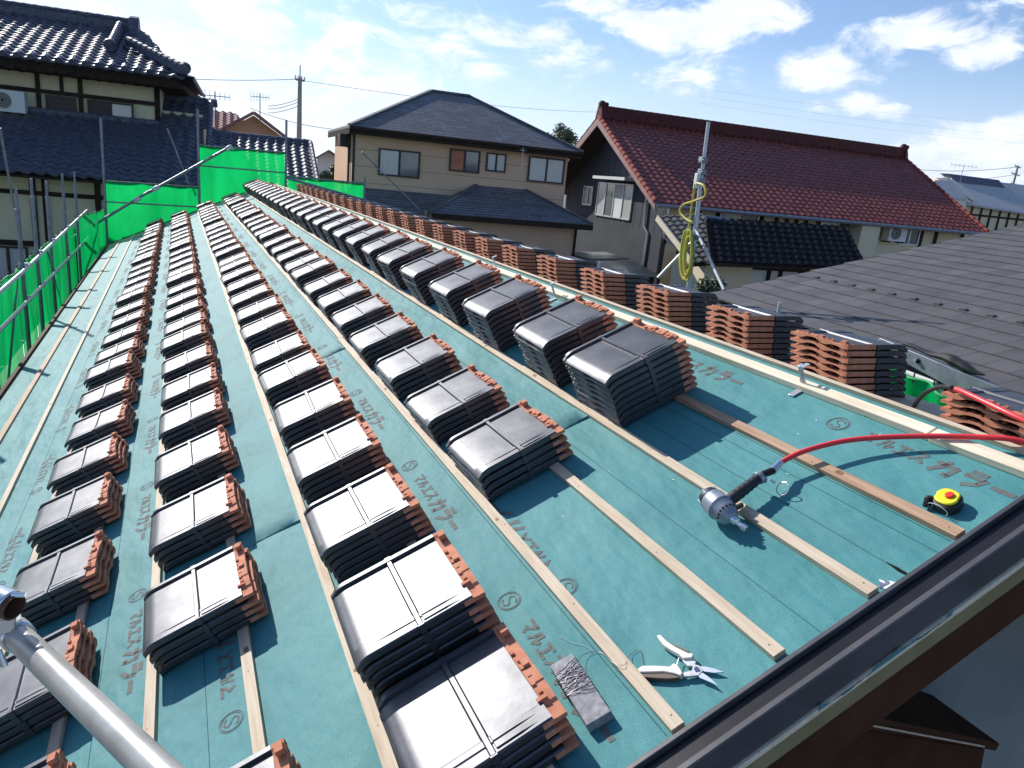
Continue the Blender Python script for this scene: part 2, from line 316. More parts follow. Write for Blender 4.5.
def writing(mb, v0, u0, rev=False):
    """one print: circled S, then the katakana, reading towards smaller u; rev = turned by 180 degrees"""
    sg = -1 if rev else 1
    def P(x, y, k=[0]): return RP(v0 + sg * y, u0 - sg * x, .0010)
    for r in (.034, .029): stroke(mb, [P(r * 1.05 * math.cos(a * math.pi / 14), r * math.sin(a * math.pi / 14)) for a in range(29)], .0022)
    stroke(mb, [P(x * .052, y * .052) for x, y in S_PTS], .0048)
    for g, x, w, h, sw in (('ma', .108, .043, .048, .010), ('ru', .160, .043, .048, .010), ('e', .212, .043, .048, .010), ('su', .264, .045, .048, .010),
                           ('ka', .334, .062, .066, .0155), ('ra', .414, .062, .066, .0155), ('-', .494, .062, .066, .0155)):
        for st in GL[g]: stroke(mb, [P(x + px * w, (py - .5) * h) for px, py in st], sw)
m = MB()
for v0, ph, rev in ((1.424, .557, False), (.262, .62, False), (-.535, .767, True), (-.83, .684, False), (-1.46, .35, True), (.41, .55, True)):
    k = 0
    while ph + 1 + k < U1 - .6:
        uu = ph + 1 + k
        if (uu - .56 > U0 + .005 and not rev) or (rev and uu - .05 > U0): writing(m, v0, uu, rev)
        k += 1
m.build('printed_lettering', 'print', house, fix=False)
# battens
BV = [1.225, .948, .668, .39, .11, -.185, -.465, -.755, -1.035, -1.315, -1.632]
for i, v in enumerate(BV):
    u = U0 + .012 + (.004 * (i % 3)); k = 0
    cut = [3.9, 3.2, 2.6, 3.6, 3.0, 3.9, 2.9][i % 7]
    while u < U1 - .05:
        e = min(u + (cut if k == 0 else 3.6), U1 - .04); wm = 'wood_red' if (i == 0) else ('wood' if not (i == 1 and k == 0) else 'wood')
        m = MB(); dv = random.uniform(-.003, .003)
        m.beam(RP(v + dv, u, .009), RP(v + dv + random.uniform(-.002, .002), e - .003, .009), .033, .015, RN)
        m.mi(1)
        for q in range(2):
            ku = random.uniform(u + .1, e - .1)
            if ku < 7: m.prism([RP(v + dv + .006 * math.cos(t) * (1 + .4 * (q % 2)) + .006 * (q - .5), ku + (.009 + .006 * q) * math.sin(t), .0167) for t in [x * math.pi / 4 for x in range(8)]], RN * .0003)
        if u < 8:
            q = u + .03
            while q < min(e, 9):
                nv = v + dv + random.uniform(-.006, .006); m.prism([RP(nv + .0022 * math.cos(t), q + .0022 * math.sin(t), .0168) for t in [x * math.pi / 3 for x in range(6)]], RN * .0004); q += .44 + random.uniform(-.03, .03)
        m.build('batten', [wm, 'knot'], house, bevel=.0015 if u < 4 else 0); u = e; k += 1
m = MB().beam(RP(1.517, U0 + .01, .013), RP(1.517, 1.30, .013), .042, .024, RN).beam(RP(1.520, 1.306, .013), RP(1.514, 5.0, .013), .042, .024, RN).beam(RP(1.517, 5.005, .013), RP(1.517, U1 - .03, .013), .042, .024, RN)
m.build('ridge_plank', 'wood_white', house, bevel=.002)
m = MB().beam(RP(1.590, U0 + .01, .008), RP(1.590, U1 - .03, .008), .016, .014, RN); m.build('ridge_strip', 'wood', house)
m = MB().beam(RP(-1.93, U0 + .02, .008), RP(-1.93, U1 - .03, .008), .05, .014, RN); m.build('eave_batten', 'wood_red', house)
m = MB().beam(RP(-2.21, U0, .012), RP(-2.21, U1, .012), .05, .03, RN).beam(RP(-2.235, U0, -.08), RP(-2.235, U1, -.08), .02, .15, RN); m.build('eave_edging', 'brown', house)
for w in (.30, .58, .86, 1.14, 1.42, 1.7, 1.98, 2.26, 2.54, 2.82, 3.1, 3.38, 3.66):
    MB().beam(FP(w, U0 + .012, .009), FP(w, U1 - .04, .009), .033, .015, (sn, 0, cs)).build('batten', 'wood_red', house)
for yy in (1.25, 4.85, 8.45, 12.05, 15.65): MB().box((2.12, yy + (1.75 if yy < 15 else 1.35), .477), (.44, 3.56 if yy < 15 else 2.7, .035)).build('stacking_board', 'wood', house)
m = MB()
for yy in [1.35 + .9 * i for i in range(19)]: m.box((2.2, yy, .36), (.05, .06, .17)); m.box((2.32, yy, .33), (.05, .06, .22))
m.build('board_props', 'wood', house)
# gable trim, following both slopes
def trim(name, mats, u_a, u_b, h_a, h_b, bev=.001):
    m = MB()
    ph = lambda f, vv, u, h: f(vv, u) + Vector((0, 0, h))
    m.hexa([ph(RP, -2.27, u_a, h_a), ph(RP, VR, u_a, h_a), ph(RP, VR, u_b, h_a), ph(RP, -2.27, u_b, h_a), ph(RP, -2.27, u_a, h_b), ph(RP, VR, u_a, h_b), ph(RP, VR, u_b, h_b), ph(RP, -2.27, u_b, h_b)])
    m.hexa([ph(FP, WL + .03, u_a, h_a), ph(FP, 0, u_a, h_a), ph(FP, 0, u_b, h_a), ph(FP, WL + .03, u_b, h_a), ph(FP, WL + .03, u_a, h_b), ph(FP, 0, u_a, h_b), ph(FP, 0, u_b, h_b), ph(FP, WL + .03, u_b, h_b)])
    return m.build(name, mats, house, bevel=bev)
trim('flashing_lip', 'grey_metal', .972, .9845, -.01, .020, .002)
trim('flashing_channel', 'black_metal', .925, .971, -.02, .004)
trim('flashing_cap', 'grey_metal', .908, .9245, -.074, .016, .003)
trim('pale_trim', 'wood_white', .9025, .9245, -.092, -.0755)
trim('olive_fascia', 'olive', .909, .9265, -.150, -.0935)
trim('bargeboard', 'brown', .915, .945, -.285, -.1515, .002)
trim('far_bargeboard', 'brown', U1, U1 + .03, -.25, .02)
m = MB()    # torn strip of felt lapping over the flashing
pts = []
for i in range(22):
    t = i / 21; v = .70 + .40 * t; pts.append((v, -.062 - .010 * math.sin(t * 9) - .012 * t * (1 - t) * 4 - (.006 if i % 3 else 0)))
rows = [[RP(v, .9015) + Vector((0, 0, z)) for v, z in pts], [RP(v, .9005) + Vector((0, 0, -.078)) for v, z in pts]]
m.grid(rows); rows = [[p + Vector((0, .0008, 0)) for p in r] for r in rows]; m.grid(rows, True)
m.build('torn_felt_edge', 'felt', house)
# walls under the roof
m = MB(); m.box((1.45, (1.5 + U1 - .5) / 2, (GZ - 1.0) / 2), (5.6, U1 - 2.0, -1.0 - GZ)); 
m.prism([(-1.35, 1.5, -1.0), (4.25, 1.5, -1.0), (RIDGE.x, 1.5, RIDGE.z - .12)], (0, .1, 0))
m.build('wall', 'gable_plaster', house)
# lower eave seen past the gable
def _oy(px, py, y): d = ray(px, py); return CAM + d * ((y - CAM.y) / d.y)
m = MB(); m.prism([_oy(820, 706, 1.22), _oy(990, 741, 1.22), _oy(1000, 744, 1.22), _oy(996, 751, 1.22), _oy(820, 722, 1.22)], (0, .27, 0))
m.mi(1).prism([_oy(820, 715, 1.215), _oy(985, 746, 1.215), _oy(985, 748, 1.215), _oy(820, 717.5, 1.215)], (0, .004, 0)); m.mi(0)
m.prism([_oy(820, 722, 1.3), _oy(985, 750, 1.3), _oy(975, 800, 1.3), _oy(820, 800, 1.3)], (0, .19, 0))
m.build('lower_eave', ['brown', 'wood'], house, bevel=.002)

# ------------------------------------------------------------------ roof tile prototype
TL, TW, PT = .350, .320, .0285
def dnose(x): return -.017 * (1 - x / .046) ** 2 if x < .046 else 0.0
def ztop(x, y):
    z = 0.0
    if y < .048: z = .003 + (.003 if .19 < x < .292 and y > .012 else 0) - (.0025 if .026 < y < .032 and .06 < x < .28 else 0)
    elif y < .052: z = .001
    elif y > .305: z = .009
    if y < .004: z -= .004
    if x < .012: z = max(z, .002) if y < .30 else z * .6
    return z + dnose(x)
def zbot(x, y):
    z = -.0165
    if .07 < y < .185: z += .0145 * math.sin(math.pi * (y - .07) / .115) ** .7
    if .205 < y < .295: z += .008 * math.sin(math.pi * (y - .205) / .09) ** .7
    if y > .3: z = -.012
    return z + dnose(x) * .9
XS = [0, .002, .006, .011, .018, .026, .035, .046, .11, .1895, .1905, .25, .292, .318]
YS = [0, .004, .012, .0121, .0255, .0265, .0315, .0325, .047, .0475, .052, .06, .075, .09, .108, .125, .14, .155, .17, .19, .21, .243, .27, .295, .3045, .3055, .316, .320]
def shell(xs, ys, zt, zb, side_mat=None):
    m = MB(); T = [[Vector((x, y, zt(x, y))) for y in ys] for x in xs]; Bt = [[Vector((x, y, zb(x, y))) for y in ys] for x in xs]
    m.grid(T, True); m.mi(1); m.grid(Bt); m.mi(0)
    for i in range(len(xs) - 1):
        m.mi(1 if xs[i] > (.29) else 0); m.quad(T[i][0], Bt[i][0], Bt[i + 1][0], T[i + 1][0])
        m.mi(1 if xs[i] > .19 else 0); m.quad(T[i][-1], T[i + 1][-1], Bt[i + 1][-1], Bt[i][-1])
    m.mi(0)
    for j in range(len(ys) - 1):
        m.quad(T[0][j], T[0][j + 1], Bt[0][j + 1], Bt[0][j]); m.mi(1); m.quad(T[-1][j], Bt[-1][j], Bt[-1][j + 1], T[-1][j + 1]); m.mi(0)
    return m
body_me = shell(XS, YS, ztop, zbot).mesh('tile_body', ['glaze', 'clay'], sharp=28)
def zth(x, y):
    z = .004
    if y < .04: z = -.003 + (.0 if x < .325 else -.002)
    elif y < .06: z = .001
    elif .10 < y < .15: z = .007
    elif .20 < y < .30: z = .003 - .006 * math.sin(math.pi * (y - .2) / .1)
    elif y >= .305: z = .008
    return z
YH = [0, .015, .038, .045, .06, .075, .09, .1, .102, .125, .148, .152, .165, .178, .19, .2, .215, .235, .25, .265, .285, .3, .306, .320]
hm_ = shell([.3185, .333, .3335, .350], YH, zth, lambda x, y: max(zbot(x, y) - (.002 if .15 < y < .19 else 0), -.0175)); hm_.m = [0] * len(hm_.m)
hm_.box((.338, .290, .011), (.020, .026, .016)); hm_.box((.335, .165, .009), (.016, .020, .010))
for k in range(6): hm_.box((.324 + .003 * (k % 2), .215 - .028 * k, .006), (.010, .012, .006))
hm_.box((.322, .055, .005), (.024, .010, .008))
head_me = hm_.mesh('tile_head', ['clay'], sharp=28)
rb = MB()
rb.hexa([(.168, .054, -.001), (.188, .054, -.001), (.188, .304, -.001), (.168, .304, -.001), (.1725, .054, .0068), (.1835, .054, .0068), (.1835, .304, .0068), (.1725, .304, .0068)]); rb.hexa([(.169, .0, .001), (.187, .0, .001), (.187, .0535, .001), (.169, .0535, .001), (.173, .0, .0088), (.183, .0, .0088), (.183, .0535, .0078), (.173, .0535, .0078)]); rb.box((.178, -.0022, -.005), (.016, .0045, .026)); rb.box((.178, .3222, -.002), (.016, .0045, .022))
rib_me = rb.mesh('tile_rib', ['glaze'])
# one joined mesh of the same tile for the mass of small far ones
def tile_frame(side, v, u):
    if side > 0:
        return Matrix(((cs, 0, -sn, 0), (0, 1, 0, 0), (sn, 0, cs, 0), (0, 0, 0, 1)))
    return Matrix(((-1, 0, 0, 0), (0, -1, 0, 0), (0, 0, 1, 0), (0, 0, 0, 1)))
ORD = ['', 'nearest', 'second', 'third', 'fourth', 'fifth', 'sixth', 'seventh', 'eighth', 'ninth', 'tenth', 'eleventh', 'twelfth', 'thirteenth', 'fourteenth', 'fifteenth', 'sixteenth', 'seventeenth', 'eighteenth',
       'nineteenth', 'twentieth', 'twenty-first', 'twenty-second', 'twenty-third', 'twenty-fourth', 'twenty-fifth', 'twenty-sixth', 'twenty-seventh', 'twenty-eighth', 'twenty-ninth', 'thirtieth']
LEV = ['topmost', 'second from top', 'third from top', 'fourth from top', 'fifth from top', 'sixth from top', 'seventh from top', 'eighth from top', 'ninth from top']
def seq(start, step, end): 
    out = list(start)
    while out[-1] + step < end: out.append(out[-1] + step + random.uniform(-.015, .015))
    return out
EU = 18.1
ROWS = [  # nose v, near-edge u list, tile counts, row phrase, slope side
    (-1.285, seq([1.55, 2.15, 2.80, 3.42, 4.00, 4.57], .603, EU), lambda k: 4, 'row nearest the eave', 1),
    (-.728, seq([1.17 - .02, 2.12, 2.74, 3.36, 3.98, 4.55], .603, EU), lambda k: 4 if k != 1 else 4, 'second row from the eave', 1),
    (-.152, seq([1.085, 1.45, 2.10, 2.65, 3.22, 3.82, 4.43], .603, EU), lambda k: 4 if k == 0 else (7 if k == 1 else 5), 'third row from the eave', 1),
    (.404, seq([2.10, 2.66, 3.26, 3.88, 4.48], .603, EU), lambda k: 4, 'fourth row from the eave', 1),
    (.962, seq([2.11, 2.62, 3.25, 3.84, 4.48], .603, EU), lambda k: 8, 'tall row below the ridge', 1),
    (.62, seq([1.667, 2.39, 3.01, 3.67, 4.34, 5.04, 5.71], .64, EU), lambda k: 6 if k == 0 else 8, 'row beyond the ridge', -1)]
tiles = []
for ri, (v0, us, cnt, phrase, side) in enumerate(ROWS):
    for k, u in enumerate(us):
        n = cnt(k) + (1 if (ri in (0, 1, 3) and k > 5 and k % 5 == 2) else 0) - (1 if (ri == 2 and k % 7 == 6) else 0); F = tile_frame(side, v0, u)
        lean_v, lean_u = random.uniform(-.004, .001), random.uniform(-.0035, .002)
        if ri == 4: lean_v, lean_u = -.0035, -.004
        if ri == 5: lean_v, lean_u = .006, random.uniform(-.002, .002)
        a0 = random.uniform(-.03, .03)
        for l in range(n):
            h = .0165 + .017 + l * PT
            jv, ju = random.uniform(-.003, .003) + lean_v * l, random.uniform(-.003, .003) + lean_u * l
            org = RP(v0 + jv, u + ju, h) if side > 0 else Vector((1.89 + TL + .042 - jv, u + ju, .487 + h))
            mt = Matrix.Translation(org) @ F @ Matrix.Rotation(a0 + random.uniform(-.008, .008), 4, 'Z')
            ctr = mt @ Vector((.17, .16, 0)); d = ctr - CAM; dist = d.length; dn = d / dist
            nrm = (F @ Vector((0, 0, 1))); top = n - 1 - l
            frac = max(0, min(1, (.28 * 1.37 / max(u, .5) - top * PT) / PT)) if k else 1
            sc = (abs(nrm.dot(dn)) * .11 if (top == 0 and side > 0) else 0) + (abs(dn.y) * .35 * PT * frac) + abs(dn.x) * .32 * PT * (.8 if ri in (4, 5) else .25)
            cc = Matrix.Identity(4)
            q = [sum(CW[i][j] * d[i] for i in range(3)) for j in range(3)]
            px, py = 512 + 731.87 * q[0] / q[2], 384 + 731.87 * q[1] / q[2]
            if q[2] < .1 or not (-90 < px < 1110 and -60 < py < 850): sc = 0
            tiles.append((sc / dist ** 2, ri, k, top, phrase, mt))
tiles.sort(key=lambda t: -t[0])
for (sc, ri, k, top, phrase, mt) in tiles[:298]:
    o = bpy.data.objects.new('roof_tile', None); C.objects.link(o); o.matrix_world = mt; o.empty_display_size = .05; WM[o.name] = mt
    st = 'nearest' if k == 0 else ORD[k + 1] + ' nearest'
    tag(o, 'black glazed tile, %s, %s stack, %s' % (LEV[top], st, phrase), 'roof tile', 'stacked roof tiles', 'thing')
    for nm, me in (('glazed_body', body_me), ('unglazed_head', head_me), ('cross_rib', rib_me)):
        p = bpy.data.objects.new(nm, me); C.objects.link(p); p.parent = o
far = MB(); cache = []
for me, mi in ((body_me, None), (head_me, 1), (rib_me, 0)):
    cache.append(([v.co.copy() for v in me.vertices], [tuple(p.vertices) for p in me.polygons], [p.material_index if mi is None else mi for p in me.polygons]))
for (sc, ri, k, top, phrase, mt) in tiles[298:]:
    for vs, fs, ms in cache:
        b = len(far.v); far.v += [mt @ v for v in vs]; far.f += [tuple(b + i for i in f) for f in fs]; far.m += ms
o = far.build('far_roof_tiles', ['glaze', 'clay'], fix=False, sharp=28); tag(o, 'stacks of black roof tiles running back along the roof', 'roof tiles', 'stacked roof tiles', 'stuff')

# ------------------------------------------------------------------ small things on the roof
def on_roof(px, py, h=0.0):
    d = ray(px, py); return CAM + d * ((h - RN.dot(CAM)) / RN.dot(d))
def on_y(px, py, y): d = ray(px, py); return CAM + d * ((y - CAM.y) / d.y)
def on_x(px, py, x): d = ray(px, py); return CAM + d * ((x - CAM.x) / d.x)
def on_b(px, py, b): d = ray(px, py); return CAM + d * (b / E2.dot(d))
def on_a(px, py, a): d = ray(px, py); return CAM + d * (a / E1.dot(d))
def spline(pts, n=8):
    pts = [Vector(p) for p in pts]; out = []
    for i in range(len(pts) - 1):
        p0, p1, p2, p3 = pts[max(i - 1, 0)], pts[i], pts[i + 1], pts[min(i + 2, len(pts) - 1)]
        for k in range(n):
            t = k / n; out.append(.5 * ((2 * p1) + (p2 - p0) * t + (2 * p0 - 5 * p1 + 4 * p2 - p3) * t * t + (3 * p1 - p0 - 3 * p2 + p3) * t ** 3))
    return out + [pts[-1]]

# pneumatic nailer
t = thing('nail_gun', RP(.93, 1.45, 0), 'grey pneumatic nail gun with black grip lying across a batten', 'nail gun')
C0, C1, C2 = on_roof(710.5, 498.5, .056), on_roof(733, 519, .046), on_roof(745.5, 528.5, .036); ad = (C1 - C0)
A = [C0 + ad * f for f in (0, .04, .10, .16, .42, .44, .47, .50, .70, .86, .97, 1.0)]
m = MB().tube(A, [.026, .033, .0365, .038, .038, .0395, .0395, .0365, .034, .028, .019, .016], 24); m.build('housing', 'nailer', t, sharp=50)
m = MB().tube([C0 - ad * .16, C0 - ad * .13, C0 + ad * .02], [.022, .030, .0335], 20); m.build('end_cap', 'black_rubber', t, sharp=50)
an = ad.normalized(); a1 = an.cross(RN).normalized(); a2 = a1.cross(an)
for k in range(5): q = k * 1.256; c = C0 - ad * .10 + (a1 * math.cos(q) + a2 * math.sin(q)) * .029; MB().tube([c - ad * .05, c + ad * .12], .0045, 8).build('cap_bolt', 'chrome', t)
for k in range(9):
    q = .2 + k * .34; c = C0 + ad * .76 + (a1 * math.cos(q) + a2 * math.sin(q)) * .0325; MB().tube([c, c + an * .004], .0032, 6).build('exhaust_slot', 'dark', t)
m = MB(); m.tube([C1 - ad * .02, C1.lerp(C2, .35), C1.lerp(C2, .4), C2], [.0125, .011, .0075, .0075], 12).tube([C2 - (C2 - C1) * .25, C2 + (C2 - C1) * .12], .0095, 10); m.build('nose', 'chrome', t)
G1, G2 = on_roof(734, 497, .052), on_roof(758, 478.5, .052); m = MB(); pts = []; rs = []
for k in range(17):
    f = k / 16; pts.append(G1.lerp(G2, f)); rs.append(.0165 + .001 * math.cos(f * 3) + .0012 * math.sin(k * 2.1))
m.tube([C0 + ad * .45] + pts, [.017] + rs, 12); m.build('grip', 'black_rubber', t)
gd = (G2 - G1).normalized(); m = MB().tube([G2 - gd * .002, G2 + gd * .014], [.0195, .0185], 14); m.box(G2 + gd * .006 - RU * .014, (.016, .02, .016)); m.build('grip_end', 'nailer', t, bevel=.002)
m = MB(); m.tube([G2 + gd * .012, G2 + gd * .022, G2 + gd * .024, RP(1.09, 1.471, .05)], [.007, .007, .0105, .0105], 10); m.build('air_inlet', 'black_metal', t)
m = MB(); g0 = C0 + ad * .62; m.beam(g0 - RU * .012 + RV * .02, g0 - RU * .016 + RV * .052, .008, .012); m.build('trigger', 'black_metal', t)
ring = [RP(1.072 + .016 * math.cos(a), 1.418 + .020 * math.sin(a), .022 + .012 * math.cos(a)) for a in [i * math.pi / 7 for i in range(15)]]
m = MB(); m.tube(ring, .0018, 6).tube([RP(1.06, 1.45, .045), RP(1.066, 1.438, .035)], .004, 8); m.build('hook_ring', 'galv', t)
# red air hose feeding it
t = thing('air_hose', RP(1.14, 1.49, 0), 'red air hose running from the nail gun over the ridge plank', 'hose')
path = spline([RP(1.132, 1.487, .047), RP(1.198, 1.476, .051), RP(1.282, 1.446, .049), RP(1.355, 1.405, .044), RP(1.433, 1.337, .038), RP(1.497, 1.262, .036), RP(1.55, 1.185, .036), RP(1.59, 1.115, .034), FP(.03, 1.02, .03), FP(.08, .88, .02), FP(.15, .70, -.05), FP(.2, .5, -.3)])
MB().tube(path, .0078, 12).build('hose', 'red_rubber', t)
MB().tube([RP(1.088, 1.470, .050), RP(1.104, 1.476, .0492)], .0125, 12).tube([RP(1.104, 1.476, .0492), RP(1.128, 1.485, .0475), RP(1.136, 1.488, .047)], [.0105, .0105, .0088], 12).build('coupler', 'chrome', t)
t = thing('air_hose', (1.95, 1.7, .45), 'red and black air hose arching over the lowest tile stack beyond the ridge', 'hose')
dd = [(914, 407, 2.02), (918, 400, 2.0), (927, 392, 1.98), (940, 387, 1.96), (956, 389, 1.90), (985, 402, 1.85), (1010, 414, 1.82), (1040, 428, 1.81), (1075, 446, 1.80), (1130, 480, 1.80)]
P = spline([on_x(a, b, x) for a, b, x in dd] + [Vector((1.84, .78, .40)), Vector((1.9, .70, -.2))], 5)
MB().tube([on_x(903, 428, 2.04)] + P[:20], .0085, 10).build('black_hose_end', 'black_rubber', t); MB().tube(P[20:], .0095, 12).build('red_hose_run', 'red_rubber', t)
# tape measure
t = thing('tape_measure', RP(1.295, 1.085, 0), 'yellow and black tape measure with a red button on the felt', 'tape measure')
def dshape(r, h, k=24):
    o = []
    for i in range(k):
        a = 2 * math.pi * i / k; x, y = math.cos(a), math.sin(a); e = 2.8
        q = (abs(x) ** e + abs(y) ** e) ** (-1 / e); o.append(RP(1.300 + r * x * q * 1.02, 1.085 + r * y * q * .95 + (.004 if x > 0 else 0), h))
    return o
MB().prism(dshape(.0335, .001), RN * .026).build('rubber_case', 'black_rubber', t, bevel=.004)
MB().prism(dshape(.0285, .0275), RN * .007).build('yellow_face', 'yellow', t, bevel=.003)
MB().prism([RP(1.303 + .012 * math.cos(a), 1.083 + .010 * math.sin(a), .035) for a in [i * math.pi / 8 for i in range(16)]], RN * .005).build('lock_button', 'red_plastic', t, bevel=.0015)
MB().box(RP(1.270, 1.118, .018), (.022, .012, .030)).build('tape_mouth', 'black_rubber', t, bevel=.003)
MB().tube([RP(1.262, 1.085 + .028 * math.sin(a), .016 + .013 * math.cos(a)) for a in [i * math.pi / 8 - 2.2 for i in range(13)]], .0013, 6).build('wrist_loop', 'galv', t)
# snips
t = thing('snips', on_roof(690, 668), 'ivory-handled metal snips lying open on the felt beside a batten', 'snips')
def flat(mb, pix, h0, h1):
    mb.prism([on_roof(x, y, h0) for x, y in pix], RN * (h1 - h0))
UP = [(657.8, 639.5), (661.5, 638.5), (668, 645), (677, 651), (688, 656.5), (695, 658), (693, 662), (684, 662.5), (679.5, 658), (672, 654), (664, 648.5)]
m = MB(); flat(m, UP, .004, .018); m.build('handle', 'ivory', t, bevel=.002)
LO = [(639, 672.5), (644, 669.6), (655, 669.5), (671, 670.5), (675, 667), (679, 669.5), (684, 676.5), (682, 680), (676, 677.5), (665, 675.5), (650, 676), (641, 676)]
m = MB(); flat(m, LO, .004, .018); m.build('handle', 'ivory', t, bevel=.002)
m = MB(); flat(m, [(641, 677), (650, 676.5), (665, 676), (675, 678), (681, 681), (668, 682), (652, 681), (643, 680)], .003, .014); m.build('grip_pad', 'grip', t, bevel=.001)
m = MB(); flat(m, [(670, 646.5), (680, 650), (690, 655), (688, 656), (678, 652), (669, 647.5)], .003, .015); m.build('grip_pad', 'grip', t)
m = MB(); flat(m, [(697, 667), (706, 667.5), (715, 669.5), (724, 673), (714, 673.5), (702, 672), (694, 671)], .007, .010); m.build('blade', 'blade', t)
m = MB(); flat(m, [(698, 675.5), (703, 673.5), (710, 678.5), (718.5, 686.5), (709, 682), (700, 678.5)], .010, .0125); m.build('blade', 'blade', t)
m = MB(); flat(m, [(684, 674), (692, 672), (694, 665.5), (700, 667), (704, 672), (699, 677), (690, 678), (684, 678)], .008, .0135); flat(m, [(683, 662), (692, 660), (697, 664), (694, 668), (688, 668)], .006, .0125); m.build('jaw', 'galv', t, bevel=.001)
MB().tube([on_roof(696.5, 669, .006), on_roof(696.5, 669, .018)], .0055, 12).build('pivot_bolt', 'chrome', t)
MB().tube([on_roof(679, 658, .012), on_roof(677, 664, .012), on_roof(675.5, 668, .012)], .0012, 6).build('spring_wire', 'chrome', t)
# block wound with wire
t = thing('concrete_block', RP(.28, 1.24, 0), 'small grey block wound with thin wire, lying by the nearest stack', 'block')
ax = (on_roof(598, 716, .03) - on_roof(560, 657, .03)); ax = ax.normalized(); pr = RN.cross(ax).normalized(); cb = (on_roof(598, 716, .035) + on_roof(560, 657, .035)) / 2 - RN * .009
RB = Matrix((ax, pr, RN)).transposed(); L_ = (on_roof(598, 716, .035) - on_roof(560, 657, .035)).length
MB().box(cb - RN * .012, (L_, .062, .026), RB).build('block', 'stone', t, bevel=.002)
m = MB(); random.seed(3)
for k in range(26):
    s0 = random.uniform(-.36, .06) * L_; s1 = s0 + random.uniform(-.16, .22) * L_; c0 = cb
    q = [c0 + ax * s0 - pr * .0325 - RN * .022, c0 + ax * s0 - pr * .0322 + RN * .0018]
    for j in range(1, 6): q.append(c0 + ax * (s0 + (s1 - s0) * j / 6 + random.uniform(-.004, .004)) + pr * (-.031 + .062 * j / 6) + RN * random.uniform(.0012, .004))
    q += [c0 + ax * s1 + pr * .0322 + RN * .0018, c0 + ax * s1 + pr * .0325 - RN * .022]; m.tube(q, .0008, 5)
m.build('wire_winding', 'wire', t)
m = MB(); m.tube(spline([on_roof(x, y, h) for x, y, h in ((575, 668, .03), (583, 655, .01), (600, 652, .004), (612, 662, .02), (624, 665, .022), (630, 655, .006), (640, 650, .003), (643, 664, .003), (640, 672, .003))], 6), .0006, 5)
m.tube(spline([on_roof(x, y, .003) for x, y in ((560, 636), (572, 643), (583, 645), (592, 651))], 5), .0005, 5); m.build('loose_wire', 'wire', t)
m = MB(); pts = [[on_roof(879 + 5 * i + 1.5 * math.sin(j * 2), 579 + 2.6 * j + .6 * i + (1.2 if i % 2 else 0), .006 + .006 * math.sin(i * 1.7 + j * 1.3)) for i in range(5)] for j in range(4)]
m.grid(pts); m.grid([[p - RN * .002 for p in r] for r in pts], True); tag(m.build('paper_scrap', 'paper'), 'crumpled scrap of white paper against the gable flashing', 'scrap')
# dark curl where the felt is cut, staples and bits
m = MB(); m.prism([on_roof(886, 562, .002), on_roof(898, 567.5, .012), on_roof(911, 575.5, .002), on_roof(910, 577, .002), on_roof(897, 570.5, .002)], RN * .001); m.build('felt_cut', 'dark', house)
m = MB(); random.seed(11)
for k in range(150):
    v, u = random.uniform(-1.8, 1.45), random.uniform(1.05, 6); a = random.uniform(0, 6)
    p = RP(v, u, .0018); d = (RV * math.cos(a) + RU * math.sin(a)); s = random.choice((.0025, .004, .006)); e = RN.cross(d)
    m.quad(p - d * s, p - e * s * .25, p + d * s, p + e * s * .25)
m.build('staples', 'paper', house, fix=False)
# ridge brackets
def bracket(px, py, x0, tall, lab):
    p = on_roof(px, py); v, u = RV.dot(p), p.y
    t = thing('ridge_bracket', RP(v, u), lab, 'bracket', 'ridge brackets')
    m = MB(); m.box(RP(v, u, .035 + tall / 2), (.004, .022, tall), Matrix((RN.cross(RU), RU, RN)).transposed()).box(RP(v - .03, u, .005), (.06, .026, .003), Matrix((RV, RU, RN)).transposed()).box(RP(v, u, .018), (.004, .026, .04), Matrix((RN.cross(RU), RU, RN)).transposed())
    m.build('upright', 'galv', t, bevel=.001)
    m = MB(); m.box(RP(v + .012, u - .008, .035 + tall), (.03, .018, .003), Matrix((RV, RU, RN)).transposed()).box(RP(v + .01, u + .014, .03 + tall), (.022, .014, .003), Matrix((RV, RU, RN)).transposed()); m.build('bent_tab', 'galv', t)
    m = MB()
    for k in range(6): m.box(RP(v - .0025, u, .03 + k * tall / 6), (.002, .016, .003), Matrix((RN.cross(RU), RU, RN)).transposed())
    m.build('slots', 'galv_old', t)
bracket(804, 389, 0, .055, 'bent galvanised ridge bracket nearest to the gable, beside a clay-ended stack')
bracket(556, 299, 0, .06, 'short galvanised ridge bracket behind the tall stacks, middle one of three')
bracket(497, 270, 0, .06, 'small galvanised ridge bracket farthest along the ridge plank')

# ------------------------------------------------------------------ scaffolding
def tubes(name, lst, r, mt, par, k=10):
    for a, b in lst: MB().tube([a, b], r, k).build(name, mt, par)
t = thing('scaffold_handrail', (-.6, .8, GZ), 'bright steel scaffold tube close by, clamped to another tube end', 'scaffold tube')
def dpt(px, py, d): r = ray(px, py); return CAM + r * (d / sum(CW[i][2] * r[i] for i in range(3)))
P1 = dpt(10, 629, 1.45); P2 = dpt(151, 765, 1.03); dp = (P2 - P1).normalized()
M['tube_steel'] = mat('used_tube_steel', (0.46, 0.44, 0.40), (0.30, 0.28, 0.25), rough=.34, metal=.35, scale=7, detail=8, bump=.0005, bscale=40, spec=.8)
m = MB().tube([P1 - dp * .02, P2 + dp * 1.2], .0243, 32); m.build('tube', 'tube_steel', t)
m = MB(); E0 = dpt(14.5, 608, 1.37); dq = Vector((-.72, .62, .12)).normalized()
for r_, s_ in ((.0243, 1), (.0208, -1)):
    pass
ring0 = []; q1 = dq.orthogonal().normalized(); q2 = dq.cross(q1)
